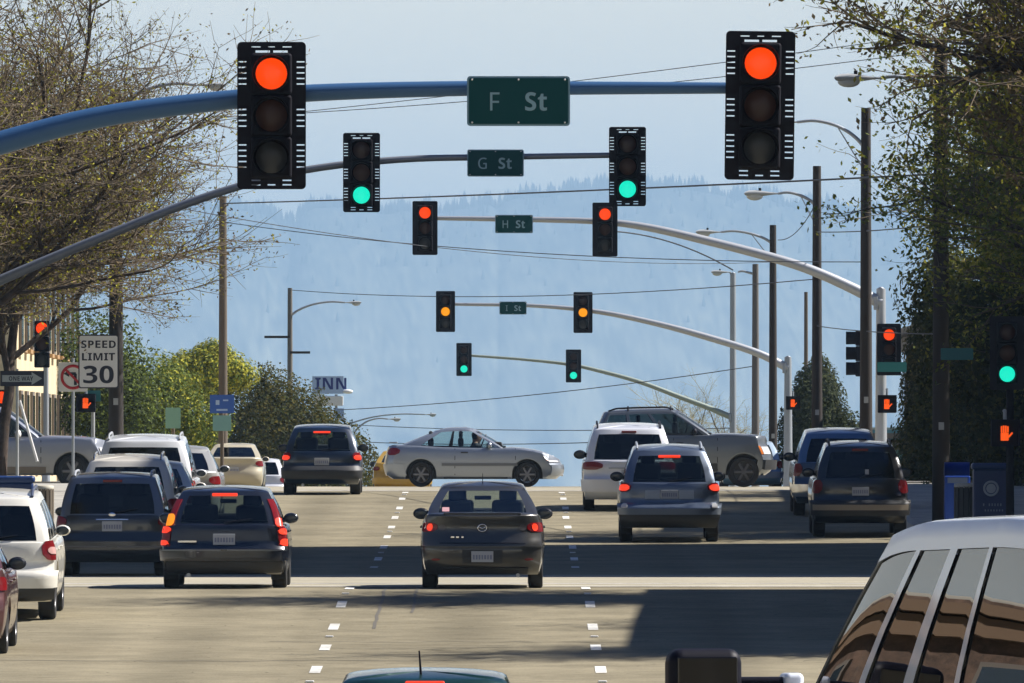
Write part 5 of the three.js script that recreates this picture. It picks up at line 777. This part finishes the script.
{ // silver pickup waiting in the cross street at left
  const c = buildCar({ name: 'silver_pickup', label: 'silver pickup waiting in the left cross street behind the tree trunk', category: 'pickup', style: 'suv', x: (112 - VANISH_X) * 283 / FOCAL - 5.2, d: 283.9, y: groundY(283) + 0.002, turn: -Math.PI / 2, flat: true, L: 5.2, H: 1.85, W: 1.85, wheelR: 0.38, axles: [0.95, 3.62], paint: paint(0.32, 0.34, 0.38, 0.36, 0.5), glass: GLASS.tint,
    top: [[0, 1.0], [1.3, 1.0], [1.4, 1.02], [2.9, 1.04], [3.1, 1.06], [4.0, 1.02], [4.3, 0.95], [4.4, 0.9]], gh: { srb: 1.35, srr: 1.5, sfr: 2.35, sfb: 3.1, wt: 0.64, roof: [[1.4, 1.64], [1.9, 1.67], [2.3, 1.66], [2.5, 1.64]], side: [[0.08, 0.4], [0.46, 0.95]], sideT: [0.08, 0.88] }, seats: [0.5] });
  c.front('headlight', 0.6, 0.95, 0.68, 0.84, M.clear, 0.02); c.front('bumper', 0, 1, 0.36, 0.54, M.chrome, 0.08); c.rear('tail_light', 0.88, 1.1, 0.7, 0.95, M.tail, 0.02); c.seams([2.0, 3.0], 0.36, 1.0); c.handles([2.15], 0.92, M.chrome); c.mirrors(M.white, 1.4); c.side('lower_trim', 1.3, 3.1, 0.3, 0.44, mat([0.2, 0.17, 0.13], 0.6), 0.012);
}
{ // yellow car going down behind the crest
  const c = buildCar({ name: 'yellow_car', label: 'yellow car just over the crest behind the silver hatchback', style: 'sedan', x: -3.28, d: 350, H: 1.27, W: 1.72, L: 4.1, paint: paint(0.5, 0.3, 0.02, 0.4, 0.05), glass: GLASS.tint }); c.rear('tail_light', 0.8, 1.05, 0.8, 0.94, M.tail, 0.02); c.plate(0.73); c.mirrors(); c.rear('bumper', 0, 1.06, 0.38, 0.56, c.g.children[0].material, 0.05);
}
{ // green car whose roof shows at the bottom edge
  const c = buildCar({ name: 'green_car', label: 'dark green car whose roof and brake light show at the bottom edge', style: 'wagon', x: -0.69, d: 91.6, H: 1.49, W: 1.74, L: 4.2, paint: paint(0.012, 0.05, 0.045, 0.3, 0.4), glass: GLASS.tint, gh: { wt: 0.62 } });
  c.stopLamp(0.97, 0.3); c.rear('tail_light', 0.82, 1.06, 0.66, 0.9, M.tail, 0.02); c.plate(0.73); c.rear('bumper', 0, 1.06, 0.38, 0.56, c.g.children[0].material, 0.05); c.mirrors(c.g.children[0].material); const s = 0.66; part('antenna', [rod(V(-0.03, 1.46, -0.78), V(-0.045, 1.68, -0.74), 0.011, 0.006, 8), ball(0.04, 1, 0.5, 1.4, -0.03, 1.475, -0.78, 10)], M.black, c.g);
}
{ // white van close by on the right
  const c = buildCar({ name: 'white_van', label: 'white van close by at the bottom right corner', category: 'van', style: 'van', x: 2.645, d: 38.1, turn: 0.19, H: 2.12, W: 2.0, L: 5.4, paint: paint(0.68, 0.71, 0.76, 0.4, 0.05), glass: GLASS.dark, rearGlass: GLASS.dark, frontGlass: GLASS.dark, wheelR: 0.37,
    gh: { srb: 0.1, srr: 0.25, sfr: 2.75, sfb: 4.35, wt: 0.74, fc: 0.06, roof: [[0.2, 1.69], [1.2, 1.72], [2.2, 1.72], [3.0, 1.67]], side: [[0.03, 0.365], [0.385, 0.55], [0.59, 0.75], [0.775, 0.992]], sideT: [0.06, 0.9] }, crown: 0.5 });
  const P = c.g.children[0].material; c.rear('tail_light', 0.86, 1.05, 0.7, 1.0, M.tail, 0.02); c.plate(0.8); c.rear('bumper', 0, 1.06, 0.4, 0.6, M.chrome, 0.07); c.seams([1.3, 2.6, 3.7], 0.35, 1.0); c.handles([2.75], 0.9, M.black);
  const m = V(-1.26, 1.5, -4.02), q = part('mirror', [rbox(0.26, 0.36, 0.14, 0.05, m.x, m.y, m.z), rod(V(-0.92, 1.42, -4.12), V(m.x + 0.08, m.y - 0.06, m.z - 0.03), 0.022), rod(V(-0.92, 1.56, -4.0), V(m.x + 0.08, m.y + 0.06, m.z - 0.03), 0.022)], M.black, c.g); part('mirror_glass', rbox(0.21, 0.3, 0.01, 0.03, m.x, m.y, m.z + 0.072), mat([0.05, 0.047, 0.045], 0.12, { metalness: 0.9 }), q); part('mirror_base', [rbox(0.07, 0.05, 0.12, 0.02, -0.95, 1.57, -4.02), rbox(0.09, 0.26, 0.1, 0.03, -0.93, 1.43, -4.08), rod(V(-0.95, 1.57, -4.02), V(-1.02, 1.48, -4.0), 0.022, 0.018)], P, c.g);
}
renderer.render(scene, camera);
